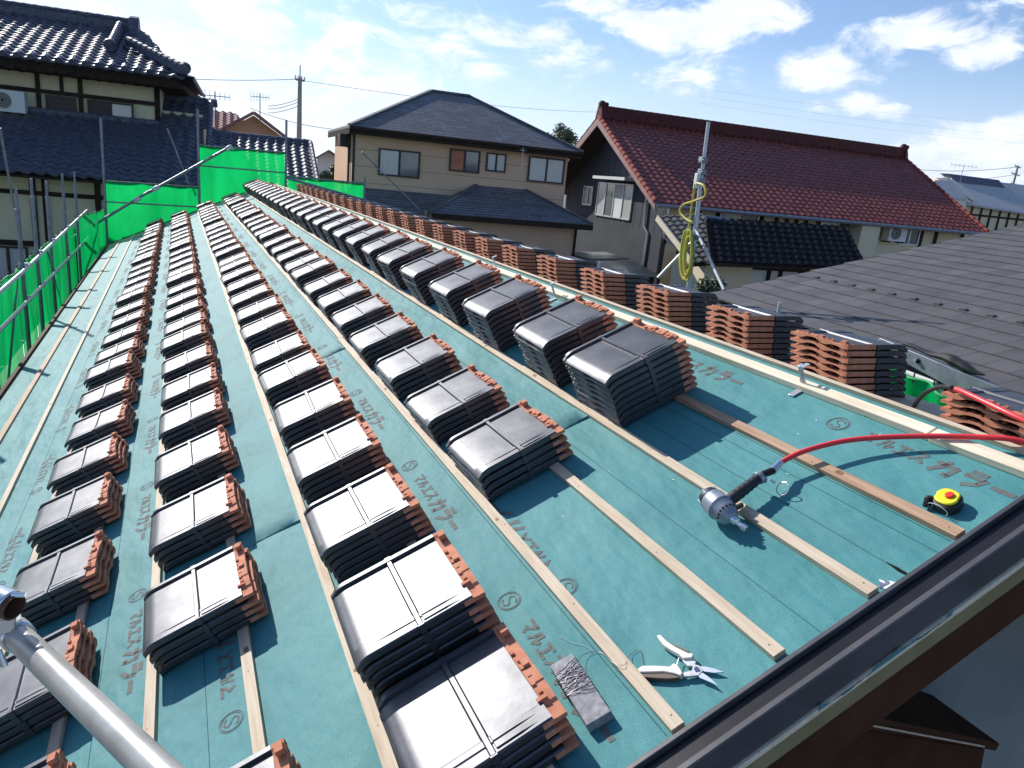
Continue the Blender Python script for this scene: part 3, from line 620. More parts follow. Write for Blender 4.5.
rowsr = [[E0 + dq * z + (q1 * math.cos(a) + q2 * math.sin(a)) * r for a in [i * math.pi / 14 for i in range(29)]] for r, z in ((.0243, 1.3), (.0243, 0), (.0215, 0), (.0215, .25))]
m.grid(rowsr); m.build('cross_tube', 'rust', t, fix=False)
m = MB()
def band(mb, c, d, r0, r1, w):
    a1 = d.orthogonal().normalized(); a2 = d.cross(a1)
    mb.grid([[c + d * z + (a1 * math.cos(a) + a2 * math.sin(a)) * r for a in [i * math.pi / 12 for i in range(25)]] for r, z in ((r0, -w), (r1, -w), (r1, w), (r0, w))])
band(m, E0 + dq * .028, dq, .0246, .029, .018); band(m, P1 + dp * .035, dp, .0246, .030, .022)
m.box((E0 + dq * .03 + P1 + dp * .02) / 2, (.035, .045, .045)); 
m.build('clamp', 'chrome', t, bevel=.003); m = MB(); m.tube([E0 + dq * .02 + Vector((.012, -.01, .024)), E0 + dq * .02 + Vector((.034, -.012, .022))], .005, 8)
m.build('clamp_bolt', 'chrome', t); m = MB()
m.tube([P1 + dp * .045 + Vector((-.03, -.01, -.02)), P1 + dp * .045 + Vector((-.02, -.02, -.05))], .006, 8); m.build('clamp_bolt', 'chrome', t)

t = thing('scaffold', (-2.42, 12, GZ), 'weathered steel scaffold along the eave with the green sheets hung on it', 'scaffold')
SX = -2.42; py = [5.2, 7.2, 9.2, 11.15, 12.3, 13.6, 15.45, 17.2]; tops = [.5, .6, .55, .57, .66, .58, .63, .62]
for y, z in zip(py, tops): MB().tube([(SX, y, GZ), (SX, y, z - .25)], .026, 10).tube([(SX, y, z - .3), (SX, y, z)], .019, 8).tube([(SX, y, z - .27), (SX, y, z - .24)], .031, 10).build('post', 'galv_old', t)
tubes('rail', [((SX + .05, 4.5, -.50), (SX + .05, 10.6, -.42)), ((SX + .05, 10.4, -.43), (SX + .05, 18.6, -.22)), ((SX + .05, 4.5, -.83), (SX + .05, 18.6, -.80)), ((SX + .04, 4.5, -1.5), (SX + .04, 18.6, -1.5))], .024, 'galv', t)
tubes('brace', [(on_x(0, 128, SX - .1), on_x(24, 262, SX - .1)), ((SX - .05, 9.2, -2.4), (SX - .05, 11.1, -.5)), ((SX - .05, 13.6, -.5), (SX - .05, 15.4, -2.4)), ((SX - .05, 7.2, -.6), (SX - .05, 9.2, -2.6))], .014, 'galv_old', t)
for y in py[2:]:
    for z in (-.43 + (y - 9) * .02, -.815): MB().box((SX + .02, y + .03, z), (.09, .06, .07)).build('clamp', 'galv', t, bevel=.006)
for y in py[1:]: MB().box((SX - .45, y, -2.4), (.8, .05, .05)).build('bracket_arm', 'galv_old', t)
MB().box((SX - .45, 11.5, -2.33), (.5, 14, .04)).build('walkway_board', 'galv_old', t)
t = thing('scaffold', (0, 18.75, GZ), 'steel scaffold standing across the far gable behind the tile rows', 'scaffold')
FY = 18.75
tubes('post', [((-2.03, FY, GZ), (-2.03, FY, 1.72)), ((-.12, FY, GZ), (-.12, FY, 2.13)), ((1.79, FY, GZ), (1.79, FY, 2.12)), ((3.68, FY, GZ), (3.68, FY, 1.0)), ((5.3, FY, GZ), (5.3, FY, .3))], .027, 'galv_old', t)
tubes('rail', [((-2.03, FY + .04, .42), (-.12, FY + .04, .44)), ((-2.03, FY - .04, -.02), (-.12, FY - .04, .0)), ((-.12, FY + .04, 1.36), (1.79, FY + .04, 1.39)), ((-.12, FY - .04, .92), (1.79, FY - .04, .93)), ((1.79, FY + .04, .86), (3.68, FY + .04, .84))], .017, 'galv_old', t)
tubes('sloping_handrail', [(on_y(57, 247, 18.45), on_y(150, 191, 18.45)), (on_y(147, 193.2, 18.47), on_y(230, 147, 18.47)), (on_y(287, 178, 18.5), on_y(420, 216, 18.5)), (on_y(415, 214, 18.48), on_y(485, 238, 18.48))], .030, 'galv_old', t)
tubes('brace', [(on_y(167, 128, 19.1), on_y(189, 184, 19.1)), (on_y(362, 152, 18.9), on_y(420, 210, 18.9))], .018, 'galv_old', t)
for q in ((137, 199.5), (156, 188.5), (229, 148)): MB().box(on_y(*q, 18.44), (.16, .07, .10), Matrix.Rotation(-.6, 3, 'Y')).build('clamp', 'galv', t, bevel=.01)
def net(name_label, A, B, z0a, z0b, z1, amp=.03, seed=0):
    A, B = Vector(A), Vector(B); d = (B - A); n = d.cross(Vector((0, 0, 1))).normalized(); rows = []; random.seed(seed); ph = random.uniform(0, 6)
    for j in range(15):
        f = j / 14; row = []
        for i in range(29):
            s = i / 28; zt = z0a + (z0b - z0a) * s - .03 * math.sin(math.pi * s * 3) ** 2
            z = zt + (z1 - zt) * f
            w = amp * (math.sin(s * 9 + ph + f * 2) * .6 + math.sin(s * 23 + ph * 2 - f * 3) * .3 + math.sin(f * 8 + s * 4 + ph) * .4) * math.sin(math.pi * s) ** .5
            row.append(A + d * s + n * w + Vector((0, 0, z)))
        rows.append(row)
    o = MB().grid(rows).build('safety_net', 'net', fix=False)
    e = MB(); top = [p + Vector((0, 0, .004)) for p in rows[0]]; e.tube(top, .012, 5); e.build('hem', 'hem_green', o)
    for i in range(0, 29, 4): p = rows[0][i]; MB().tube([p + Vector((0, 0, -.03)), p + Vector((0, 0, .05))], .006, 4).build('tie', 'black_rubber', o)
    return tag(o, name_label, 'safety net', 'green safety nets')
nm = ['foremost', 'second', 'third', 'fourth', 'fifth', 'sixth', 'seventh']
py2 = [4.6, 7.2, 9.2, 11.15, 12.3, 13.6, 15.45, 17.2]
for i in range(7): net('bright green mesh sheet on the eave scaffold, %s bay from the camera' % nm[i].replace('foremost', 'first'), (SX - .06, py2[i], 0), (SX - .06, py2[i + 1] - .03, 0), -.47 + .015 * i, -.46 + .018 * i, -3.2, .045, i)
net('bright green mesh sheet closing the corner of eave and far gable', (SX - .04, 17.22, 0), (-2.06, FY + .03, 0), -.25, -.2, -3.2, .03, 9)
net('bright green mesh sheet on the far gable, low panel next to the eave', (-2.0, FY, 0), (-.15, FY, 0), .42, .43, -1.6, .06, 21)
net('tall green mesh sheet at the middle of the far gable, tiles showing through', (-.09, FY, 0), (1.76, FY, 0), 1.36, 1.38, -1.2, .05, 22)
net('green mesh sheet on the far gable just beyond the ridge', (1.82, FY, 0), (3.65, FY, 0), .85, .83, -1.2, .05, 23)
o = net('crumpled green mesh sheet between two tile stacks beyond the ridge', (4.7, 3.2, 0), (4.75, 4.6, 0), .0, .10, -1.5, .14, 33)
t = thing('scaffold', (5.0, 4, GZ), 'steel scaffold posts and white rail along the hidden far eave', 'scaffold')
tubes('post', [((4.95, y, GZ), (4.95, y, z)) for y, z in ((3.72, .0), (5.6, .31), (7.35, .2), (9.2, .25), (11.1, .2), (13, .15), (15, .15), (17, .15))], .021, 'galv', t)
tubes('rail', [(on_x(878, 362, 4.9), on_x(936, 384, 4.9)), ((4.97, 4.6, -.4), (4.97, 18, -.4))], .022, 'white', t)
# steel plank and glove by the neighbour's roof
t = thing('steel_plank', (4.9, 3.6, GZ), 'blue-grey perforated steel plank leaning beyond the last tile stacks', 'plank')
a, b = on_x(880, 338, 4.88), on_x(1040, 405, 4.88); m = MB(); up = Vector((0, 0, 1))
m.prism([a, b, b - up * .20, a - up * .09 + (b - a) * .01, a - up * .03 - (b - a) * .02], (.05, 0, 0)); m.build('plank', 'galv_old', t, bevel=.004)
m = MB()
for q in ((889, 349), (900, 354), (918, 361)):
    c = on_x(*q, 4.878); MB().tube([c, c + Vector((-.004, 0, 0))], .012 if q[0] != 918 else .022, 12).build('hole', 'dark', t)

m = MB(); c = on_x(916, 360, 4.87); m.tube([c, c + Vector((-.02, 0, 0))], .016, 10); m.build('bolt', 'chrome', t)
m = MB(); pts = spline([on_x(903, 343, 4.9), on_x(915, 347, 4.9), on_x(930, 354, 4.9), on_x(945, 357, 4.9), on_x(958, 363, 4.9), on_x(972, 371, 4.9), on_x(985, 375, 4.9)], 4)
m.tube(pts, [.012, .016, .018, .018, .018, .018, .018, .018, .02, .022, .025, .03, .035, .04, .045, .045, .04, .04, .04, .035, .03, .02, .015, .01, .006][:len(pts)], 9); tag(m.build('safety_harness', 'black_rubber'), 'dark bundled strap lying along the top of the steel plank', 'strap')
# mast with hoses
t = thing('scaffold_mast', (4.9, 7.1, GZ), 'tall bright steel mast with stays standing beyond the ridge', 'mast')
MX = 4.9; mt_, mb_ = on_x(708.5, 122, MX), on_x(689, 284, MX); mid = on_x(700, 190, MX)
MB().tube([mb_ - Vector((0, 0, 3.5)), mb_, mid], .026, 12).build('lower_tube', 'galv', t); MB().tube([mid - Vector((0, 0, .1)), mt_], .020, 12).build('upper_tube', 'galv', t)
m = MB(); 
for q in ((703, 160), (702, 172), (701, 181), (696, 237)): c = on_x(*q, MX - .03); m = MB().box(c, (.075, .075, .06)); m.tube([c + Vector((-.03, .04, 0)), c + Vector((-.03, -.06, 0))], .009, 8); m.build('clamp', 'galv_old', t, bevel=.01)
MB().box(on_x(697, 181, MX - .08), (.05, .06, .17)).build('white_tag', 'white', t, bevel=.01)
tubes('stay', [(on_x(693, 241, MX), on_x(658, 278, MX - .3)), (on_x(695, 228, MX), on_x(724, 290, MX - .2))], .018, 'galv', t)
t = thing('air_hose_coil', (4.8, 7.1, GZ), 'yellow and green hoses hanging in loops from the steel mast', 'hose')
X1 = MX - .1
MB().tube(spline([on_x(x, y, X1) for x, y in ((697, 183), (704, 186), (705, 196), (694, 201), (683, 205), (680, 212), (686, 219), (692, 222))], 6), .013, 8).build('upper_loop', 'yellow_hose', t)
MB().tube(spline([on_x(x, y, X1) for x, y in ((695, 184), (692, 205), (689, 228), (687, 250))], 5), .012, 8).build('hanging_run', 'yellow_hose', t)
random.seed(5)
for k in range(9):
    w = random.uniform(2.5, 6.5); top = random.uniform(228, 236); bot = random.uniform(268, 281); cx = random.uniform(687, 690)
    pts = [on_x(cx + w * math.sin(a) - 2.5 * (1 - math.cos(a)) / 2, top + (bot - top) * (1 - math.cos(a)) / 2, X1 - .02 * k) for a in [i * math.pi / 8 for i in range(17)]]
    MB().tube(pts, .012, 7).build('hose_loop', 'yellow_hose' if k % 3 else 'green_hose', t)

# ------------------------------------------------------------------ neighbours
KS = 1.0
def kawara(mb, P0, ea, eu, La, Lu, pitch, course, amp, step, lo=None, hi=None, spw=6, pw=1.4, samp=3):
    """wavy tiled slope: ea along the eave, eu up the slope; lo/hi give the along-range at slope distance s"""
    global KS
    La, Lu, pitch, course, amp, step = La * KS, Lu * KS, pitch * KS, course * KS, amp * KS, step * KS
    if lo: lo0 = lo; lo = lambda s: lo0(s / KS) * KS
    if hi: hi0 = hi; hi = lambda s: hi0(s / KS) * KS
    nrm = ea.cross(eu).normalized(); 
    if nrm.z < 0: nrm = -nrm
    nx = int(La / pitch * spw) + 1; xs = [i * pitch / spw for i in range(nx + 1)]; nc = int(Lu / course) + 1
    for c in range(nc):
        rows = []
        for q in range(samp):
            f = q / (samp - 1); s = min((c + f) * course, Lu); l = lo(s) if lo else 0; h = hi(s) if hi else La; row = []
            for x in xs:
                xx = min(max(x, l), h); z = amp * (.5 + .5 * math.cos(2 * math.pi * xx / pitch)) ** pw + step * (1 - f) - (.0 if q else 0)
                row.append(P0 + ea * xx + eu * s + nrm * z)
            rows.append(row)
        if c == 0 or True:
            base = [p - nrm * (step * 1.05 + (.04 if c == 0 else 0)) for p in rows[0]]; rows = [base] + rows
        mb.grid(rows)
def slab(name, mats, pts, thick, par, **k): 
    n = (Vector(pts[1]) - Vector(pts[0])).cross(Vector(pts[2]) - Vector(pts[0])).normalized(); n = n if n.z > 0 else -n
    return MB().prism(pts, -n * thick).build(name, mats, par, **k)
def window(par, a0, a1, z0, z1, b, frame='frame', glass='glass', n=2, depth=.06, face=None):
    """sash window in the wall plane b facing the camera; frame > pane, mullion"""
    F = HF; fm = MB(); w = .045; g = b - depth
    for (x0, x1, y0, y1) in ((a0, a1, z1 - w, z1), (a0, a1, z0, z0 + w), (a0, a0 + w, z0 + w, z1 - w), (a1 - w, a1, z0 + w, z1 - w)):
        fm.hexa([F(x0, g, y0), F(x1, g, y0), F(x1, b + .0, y0), F(x0, b + .0, y0), F(x0, g, y1), F(x1, g, y1), F(x1, b + .0, y1), F(x0, b + .0, y1)])
    for k in range(1, n):
        c = a0 + (a1 - a0) * k / n; fm.hexa([F(c - .03, g + .012, z0 + w), F(c + .03, g + .012, z0 + w), F(c + .03, b, z0 + w), F(c - .03, b, z0 + w), F(c - .03, g + .012, z1 - w), F(c + .03, g + .012, z1 - w), F(c + .03, b, z1 - w), F(c - .03, b, z1 - w)])
    o = fm.build('window', frame, par)
    for k in range(n):
        x0 = a0 + (a1 - a0) * k / n + w * .7; x1 = a0 + (a1 - a0) * (k + 1) / n - w * .7; gl = glass[k] if isinstance(glass, (list, tuple)) else glass
        MB().hexa([F(x0, g + .028 + .008 * k, z0 + w), F(x1, g + .028 + .008 * k, z0 + w), F(x1, b - .005, z0 + w), F(x0, b - .005, z0 + w), F(x0, g + .028 + .008 * k, z1 - w), F(x1, g + .028 + .008 * k, z1 - w), F(x1, b - .005, z1 - w), F(x0, b - .005, z1 - w)]).build('pane', gl, o)
    return o
def hbox(mb, a0, a1, b0, b1, z0, z1):
    return mb.hexa([HF(a0, b0, z0), HF(a1, b0, z0), HF(a1, b1, z0), HF(a0, b1, z0), HF(a0, b0, z1), HF(a1, b0, z1), HF(a1, b1, z1), HF(a0, b1, z1)])

# --- beige house
lap_mat(M['slate'], .46, .062, rot=(R(90), 0, 0), amt=.35)
t = thing('beige_house', HF(6.3, 24, GZ), 'two-storey beige house with a dark hipped slate roof and bronze windows', 'house')
m = MB(); hbox(m, 3.05, 9.68, 22, 26.4, GZ, 2.28); m.build('wall', 'beige', t)
# siding joints: shallow grooves as thin dark reveals
m = MB()
for z in [GZ + .3 + .455 * i for i in range(13)]: hbox(m, 3.05, 9.68, 21.996, 22.0, z, z + .008)
m.build('siding_joints', 'timber', t)
m = MB(); hbox(m, 3.03, 3.10, 21.98, 22.05, GZ, 2.28); hbox(m, 2.97, 3.03, 22.5, 22.56, -.5, 2.28); m.build('downpipe', 'frame', t)
e0, e1_, bb0, bb1 = 2.86, 9.95, 21.55, 26.9; rz, ez = 3.74, 2.30
Rl, Rr, Rb = 5.73, 7.0, 24.3
F1 = [HF(e0, bb0, ez), HF(e1_, bb0, ez), HF(Rr, Rb, rz), HF(Rl, Rb, rz)]
rf = MB().prism(F1, Vector((0, 0, -.06))).prism([HF(e1_, bb0, ez), HF(e1_, bb1, ez), HF(Rr, Rb, rz)], Vector((0, 0, -.06))).prism([HF(e0, bb1, ez), HF(e0, bb0, ez), HF(Rl, Rb, rz)], Vector((0, 0, -.06))).prism([HF(e1_, bb1, ez), HF(e0, bb1, ez), HF(Rl, Rb, rz), HF(Rr, Rb, rz)], Vector((0, 0, -.06)))
rf = rf.build('roof', 'slate', t)
m = MB().beam(HF(Rl, Rb, rz + .02), HF(Rr, Rb, rz + .02), .16, .05).beam(HF(e0, bb0, ez + .02), HF(Rl, Rb, rz + .02), .14, .04).beam(HF(e1_, bb0, ez + .02), HF(Rr, Rb, rz + .02), .14, .04); m.build('ridge_cap', 'slate', rf)
m = MB(); hbox(m, e0, e1_, bb0, bb0 + .03, ez - .22, ez - .062); hbox(m, e0, e0 + .03, bb0 + .03, bb1, ez - .22, ez - .062); hbox(m, e1_ - .03, e1_, bb0 + .03, bb1, ez - .22, ez - .062); m.build('fascia', 'timber', t)
m = MB(); hbox(m, e0 + .03, e1_ - .03, bb0 + .03, 22.0, ez - .20, ez - .18); m.build('soffit', 'beige', t)
m = MB().tube([HF(e0, bb0 - .05, ez - .06), HF(e1_, bb0 - .05, ez - .06)], .055, 8); m.build('gutter', 'timber', t)
window(t, 3.77, 4.98, 1.05, 1.80, 22, glass=['curtain', 'glass']); window(t, 5.86, 6.80, 1.36, 2.0, 22, glass=['orange', 'glass']); window(t, 7.0, 7.63, 1.46, 2.0, 22, glass=['curtain', 'curtain']); window(t, 8.37, 9.58, 1.28, 2.03, 22, glass=['curtain', 'curtain'])
# lower wing and pent roof
m = MB(); hbox(m, 5.35, 9.75, 20.95, 22, GZ, .12); m.build('wing_wall', 'beige', t)
lw = MB().prism([HF(5.05, 20.45, .21), HF(10.05, 20.45, .21), HF(8.35, 21.99, 1.02), HF(6.75, 21.99, 1.02)], (0, 0, -.06)).prism([HF(10.05, 20.45, .21), HF(10.05, 21.99, .21), HF(8.35, 21.99, 1.02)], (0, 0, -.06)).prism([HF(5.05, 21.99, .21), HF(5.05, 20.45, .21), HF(6.75, 21.99, 1.02)], (0, 0, -.06))
lw = lw.build('wing_roof', 'slate', t)
m = MB(); hbox(m, 5.05, 10.05, 20.42, 20.45, .02, .17); hbox(m, 10.02, 10.05, 20.45, 21.99, .02, .17); m.build('wing_fascia', 'timber', lw)
m = MB().beam(HF(5.05, 20.45, .23), HF(6.75, 21.97, 1.04), .12, .03).beam(HF(10.05, 20.45, .23), HF(8.35, 21.97, 1.04), .12, .03); m.build('ridge_cap', 'slate', lw)
m = MB().prism([HF(2.9, 21.0, .18), HF(5.9, 21.0, .18), HF(5.9, 21.99, .66), HF(2.9, 21.99, .66)], (0, 0, -.06)); m.build('pent_roof', 'slate', t)
MB().tube([HF(9.72, 20.9, .1), HF(9.72, 20.9, GZ)], .04, 8).build('downpipe', 'timber', t)
m = MB().tube([on_b(523, 165, 21.0) - Vector((0, 0, .3)), on_b(523, 148, 21.0)], .012, 6).tube([on_b(520, 150, 21.0), on_b(526, 150.5, 21.0)], .01, 6); m.build('vent_pipe', 'galv', t)
m = MB(); hbox(m, 2.75, 3.05, 22.6, 23.3, 1.75, 2.1); m.build('side_box', 'frame', t)

# --- red-roofed storehouse
t = thing('red_roofed_house', HF(18, 24, GZ), 'long house with a glossy oxblood tiled gable roof and blue-grey gable wall', 'house')
A0, A1, b0, b1, z0r, z1r = 11.5, 25.35, 19.5, 24.0, 1.02, 3.60
dz = z1r - z0r; eu = (E2 * (b1 - b0) + Vector((0, 0, dz))); Lu = eu.length; eu.normalize()
m = MB(); kawara(m, HF(A0, b0, z0r), E1, eu, A1 - A0, Lu, .262, .235, .045, .022, spw=6, samp=3); rf = m.build('roof', 'red_tile', t, fix=False, sharp=50)
m = MB(); eb = (-E2 * (b1 - b0) + Vector((0, 0, dz))).normalized(); kawara(m, HF(A0, 2 * b1 - b0, z0r), E1, eb, A1 - A0, Lu, .262, .47, .045, .022, spw=3, samp=2); m.build('rear_roof', 'red_tile', t, fix=False)
slab('roof_boards', 'timber', [HF(A0 + .05, b0 + .05, z0r - .05), HF(A1 - .05, b0 + .05, z0r - .05), HF(A1 - .05, b1, z1r - .05), HF(A0 + .05, b1, z1r - .05)], .08, t)
slab('roof_boards', 'timber', [HF(A0 + .05, 2 * b1 - b0 - .05, z0r - .05), HF(A1 - .05, 2 * b1 - b0 - .05, z0r - .05), HF(A1 - .05, b1, z1r - .05), HF(A0 + .05, b1, z1r - .05)], .08, t)
m = MB(); hbox(m, A0 + .1, A1 - .1, b1 - .17, b1 + .17, z1r - .05, z1r + .10); hbox(m, A0 + .12, A1 - .12, b1 - .14, b1 + .14, z1r + .10, z1r + .19); hbox(m, A0 + .1, A1 - .1, b1 - .16, b1 + .16, z1r + .19, z1r + .215); hbox(m, A0 + .12, A1 - .12, b1 - .13, b1 + .13, z1r + .215, z1r + .31)
n = 52
for i in range(n):
    a = A0 + .15 + (A1 - A0 - .3) * i / n; m.tube([HF(a, b1, z1r + .32), HF(a + .255, b1, z1r + .32)], [.085, .075], 10)
    m.tube([HF(a + .1, b1 - .15, z1r - .02), HF(a + .1, b1 - .20, z1r - .03)], .07, 8)
rd = m.build('ridge', 'ridge_red', rf, sharp=40)
for a in (A0 + .02, A1 - .18):
    m = MB(); m.prism([HF(a, b1 + x, z1r + z) for x, z in ((-.30, -.15), (-.24, .12), (-.15, .36), (-.08, .50), (.0, .55), (.08, .50), (.15, .36), (.24, .12), (.30, -.15))], E1 * .16); m.tube([HF(a - .03, b1, z1r + .42), HF(a + .3, b1, z1r + .42)], .09, 10); m.build('ridge_end_tile', 'ridge_red', rf, bevel=.02)
for a in (A0 - .03, A1 - .10):   # verge tiles
    m = MB()
    for k in range(20):
        p = HF(a + .06, b0, z0r) + eu * (k * .258) + Vector((0, 0, .05)); m.tube([p, p + eu * .25 - Vector((0, 0, .012))], [.085, .07], 8)
    m.build('verge_tiles', 'verge_red', rf, sharp=45)
M['barge_pink'] = mat('faded_red_board', (0.34, 0.20, 0.17), (.26, .15, .13), rough=.7, scale=5)
m = MB()
m.prism([HF(A0, b0 - .05, z0r - .22), HF(A0, b0 - .05, z0r + .02), HF(A0, b1, z1r - .0), HF(A0, b1, z1r - .26)], E1 * .05); m.prism([HF(A0, 2 * b1 - b0, z0r - .22), HF(A0, 2 * b1 - b0, z0r + .02), HF(A0, b1, z1r), HF(A0, b1, z1r - .26)], E1 * .05); m.build('bargeboard', 'barge_pink', t)
AW = 12.35
m = MB(); m.prism([HF(AW, 20.15, GZ), HF(AW, 20.15, 1.2), HF(AW, b1, z1r - .18), HF(AW, 27.85, 1.2), HF(AW, 27.85, GZ)], E1 * .12); m.build('gable_wall', 'bluegrey', t)
m = MB()
for k in range(17): hh = 20.3 + k * .455; m.prism([HF(AW - .004, hh, -1), HF(AW - .004, hh + .012, -1), HF(AW - .004, hh + .012, min(3.1, 1.2 + (b1 - abs(hh - b1) - 20.2) * .52)), HF(AW - .004, hh, min(3.1, 1.2 + (b1 - abs(hh - b1) - 20.2) * .52))], E1 * .004)
m.build('siding_joints', 'timber', t)
m = MB(); hbox(m, AW + .12, 25.0, 20.15, 27.85, GZ, 1.0); m.build('wall', 'cream', t)
m = MB()
for a in (12.4, 13.5, 14.2, 15.9, 16.5, 16.9, 17.3, 17.7, 18.2, 22.9, 23.6, 24.9): hbox(m, a - .06, a + .06, 20.09, 20.15, -.2, .98)
hbox(m, 12.3, 25.0, 20.10, 20.15, .92, 1.02); m.build('posts', 'timber', t)
window(t, 14.28, 15.76, .42, 1.0, 20.15, frame='alu', glass=['curtain', 'glass']); window(t, 18.3, 19.85, .3, .98, 20.15, frame='alu', glass=['curtain', 'glass']); window(t, 21.9, 22.8, .35, .98, 20.15, frame='alu', glass='glass')
m = MB(); hbox(m, 19.55, 20.35, 19.55, 20.15, -.1, .98); m.build('bay', 'cream', t)
m = MB().tube([HF(A0 + .02, b0 - .07, z0r - .07), HF(A1, b0 - .07, z0r - .05)], .06, 8); m.build('gutter', 'galv_old', t)
m = MB().tube([HF(AW - .06, 21.36, 1.25), HF(AW - .06, 21.3, .25), HF(AW - .06, 21.0, .05), HF(AW - .06, 21.0, -2.6)], .045, 8).tube([HF(12.35, 20.0, .95), HF(12.3, 20.0, .0), HF(12.6, 19.6, -.25)], .05, 8); m.build('downpipe', 'galv', t)
# gable window with hood (in the wall facing the left)
def gwin(y0, y1, z0, z1, n, gl):
    m = MB(); a = AW - .05; w = .05
    for q0, q1, r0, r1 in ((y0, y1, z1 - w, z1), (y0, y1, z0, z0 + w), (y0, y0 + w, z0, z1), (y1 - w, y1, z0, z1)) + tuple((y0 + (y1 - y0) * k / n - .03, y0 + (y1 - y0) * k / n + .03, z0, z1) for k in range(1, n)): hbox(m, a, AW, q0, q1, r0, r1)
    o = m.build('window', 'alu', t)
    for k in range(n): p = MB(); hbox(p, AW - .025 - .006 * (k % 2), AW - .002, y0 + (y1 - y0) * k / n + .035, y0 + (y1 - y0) * (k + 1) / n - .035, z0 + w, z1 - w); p.build('pane', gl[k % len(gl)], o)
gwin(22.35, 25.0, .32, 1.5, 4, ['curtain', 'white', 'glass', 'curtain']); gwin(25.4, 26.2, .62, 1.32, 2, ['glass'])
m = MB(); hbox(m, AW - .45, AW, 22.3, 24.7, 1.60, 1.70); m.build('window_hood', 'white', t)
m = MB(); hbox(m, AW - .02, AW - .002, 20.2, 27.8, -1.2, .10); m.build('dado', 'bluegrey', t)
# dark pent roof along its front, small tiled porch roof, wall below
ta, tb, ba, bb_ = on_b(706, 218, 17.3), on_b(852, 240, 17.3), on_b(712, 262, 15.7), on_b(868, 268, 15.7)
m = MB(); kawara(m, ba, (bb_ - ba).normalized(), (ta - ba).normalized(), (bb_ - ba).length, (ta - ba).length, .27, .25, .04, .02, spw=5, hi=lambda s: (bb_ - ba).length - s * .12); pr_ = m.build('pent_roof', 'kawara_dark', t, fix=False, sharp=50)
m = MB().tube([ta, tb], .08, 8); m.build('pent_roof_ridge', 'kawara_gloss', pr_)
m = MB().prism([ba - Vector((0, 0, .06)), bb_ - Vector((0, 0, .06)), tb - Vector((0, 0, .06)), ta - Vector((0, 0, .06))], (0, 0, -.05)); m.build('pent_roof_boards', 'timber', t)
m = MB(); hbox(m, 13.0, 19.0, 16.9, 18.4, GZ, -.45); m.build('lower_wall', 'white', t)
m = MB()
for a in (13.1, 13.9, 14.3, 15.0, 16.2, 17.3): hbox(m, a - .05, a + .05, 16.84, 16.9, GZ, -.32)
hbox(m, 13.0, 19.0, 16.85, 16.9, -1.35, -1.27); hbox(m, 13.0, 19.0, 16.83, 16.9, -.5, -.36); m.build('posts', 'timber', t)
m = MB(); hbox(m, 12.9, 19.6, 17.0, 20.15, GZ, -.4); m.build('annex_wall', 'timber', t)
pg = MB(); qa, qb, qc = on_b(694, 263, 16.6), on_b(742, 259, 16.6), on_b(658, 217, 18.6)
kawara(pg, qa, (qb - qa).normalized(), (qc - qa).normalized(), (qb - qa).length, (qc - qa).length, .24, .22, .04, .022, spw=5); pgo = pg.build('porch_roof', 'kawara_old', t, fix=False, sharp=50)
m = MB().beam(qa + Vector((-.05, -.02, -.02)), qc + Vector((-.05, -.02, -.02)), .05, .16); m.build('porch_verge', 'wood_white', pgo)
m = MB().prism([qa, qb, qb + (qc - qa), qc], Vector((0, 0, -.05))); m.v = [v - Vector((0, 0, .05)) for v in m.v]; m.build('porch_boards', 'timber', t)
m = MB(); hbox(m, 11.6, 13.1, 16.6, 18.2, GZ, -.32); m.build('porch_wall', 'cream', t)
# AC unit
def ac(loc_a, b, z, lab, s=1.0):
    c = HF(loc_a, b, z); t = thing('air_conditioner', c, lab, 'air conditioner')
    m = MB(); hbox(m, loc_a - .4 * s, loc_a + .4 * s, b, b + .3, z, z + .55 * s); m.build('casing', 'acwhite', t, bevel=.015)
    m = MB(); m.tube([HF(loc_a - .1 * s, b - .012, z + .28 * s), HF(loc_a - .1 * s, b + .01, z + .28 * s)], .22 * s, 20); g = m.build('fan_grille', 'frame', t)
    m = MB()
    for r in (.06, .11, .16, .21): m.tube([HF(loc_a - .1 * s + r * s * math.cos(q), b - .02, z + .28 * s + r * s * math.sin(q)) for q in [i * math.pi / 10 for i in range(21)]], .007, 5)
    m.build('grille_rings', 'acwhite', g)
    m = MB(); hbox(m, loc_a - .35 * s, loc_a - .3 * s, b, b + .35, z - .05, z); hbox(m, loc_a + .3 * s, loc_a + .35 * s, b, b + .35, z - .05, z); m.build('bracket', 'timber', t)
ac(21.35, 19.7, .45, 'white air conditioner under the eave of the red-roofed house')
# sheds between
t = thing('tin_shed', HF(11.6, 21, GZ), 'low shed with a grey-green tin roof at the foot of the blue-grey gable', 'shed')
m = MB().prism([HF(10.6, 23.4, -.95), HF(12.1, 23.4, -.85), HF(12.1, 21.6, -.85), HF(10.6, 21.6, -.95)], (0, 0, -.05)); m.build('roof', 'tin', t)
m = MB(); hbox(m, 10.8, 12.1, 21.8, 23.2, GZ, -1.05); m.build('wall', 'timber', t)
t = thing('tin_canopy', HF(11.6, 19.8, GZ), 'flat grey-green tin canopy on thin posts in front of the blue-grey gable', 'canopy')
m = MB().prism([HF(10.3, 21.3, -.98), HF(12.1, 21.3, -.90), HF(12.1, 19.6, -1.12), HF(10.3, 19.6, -1.2)], (0, 0, -.05)); m.build('roof', 'tin', t)
m = MB(); 
for a in (10.4, 12.0): hbox(m, a - .04, a + .04, 19.65, 19.73, GZ, -1.2); 
m.build('post', 'galv_old', t)
m = MB(); hbox(m, 10.5, 12.0, 20.6, 21.2, GZ, -1.1); m.build('rear_panel', 'timber', t)

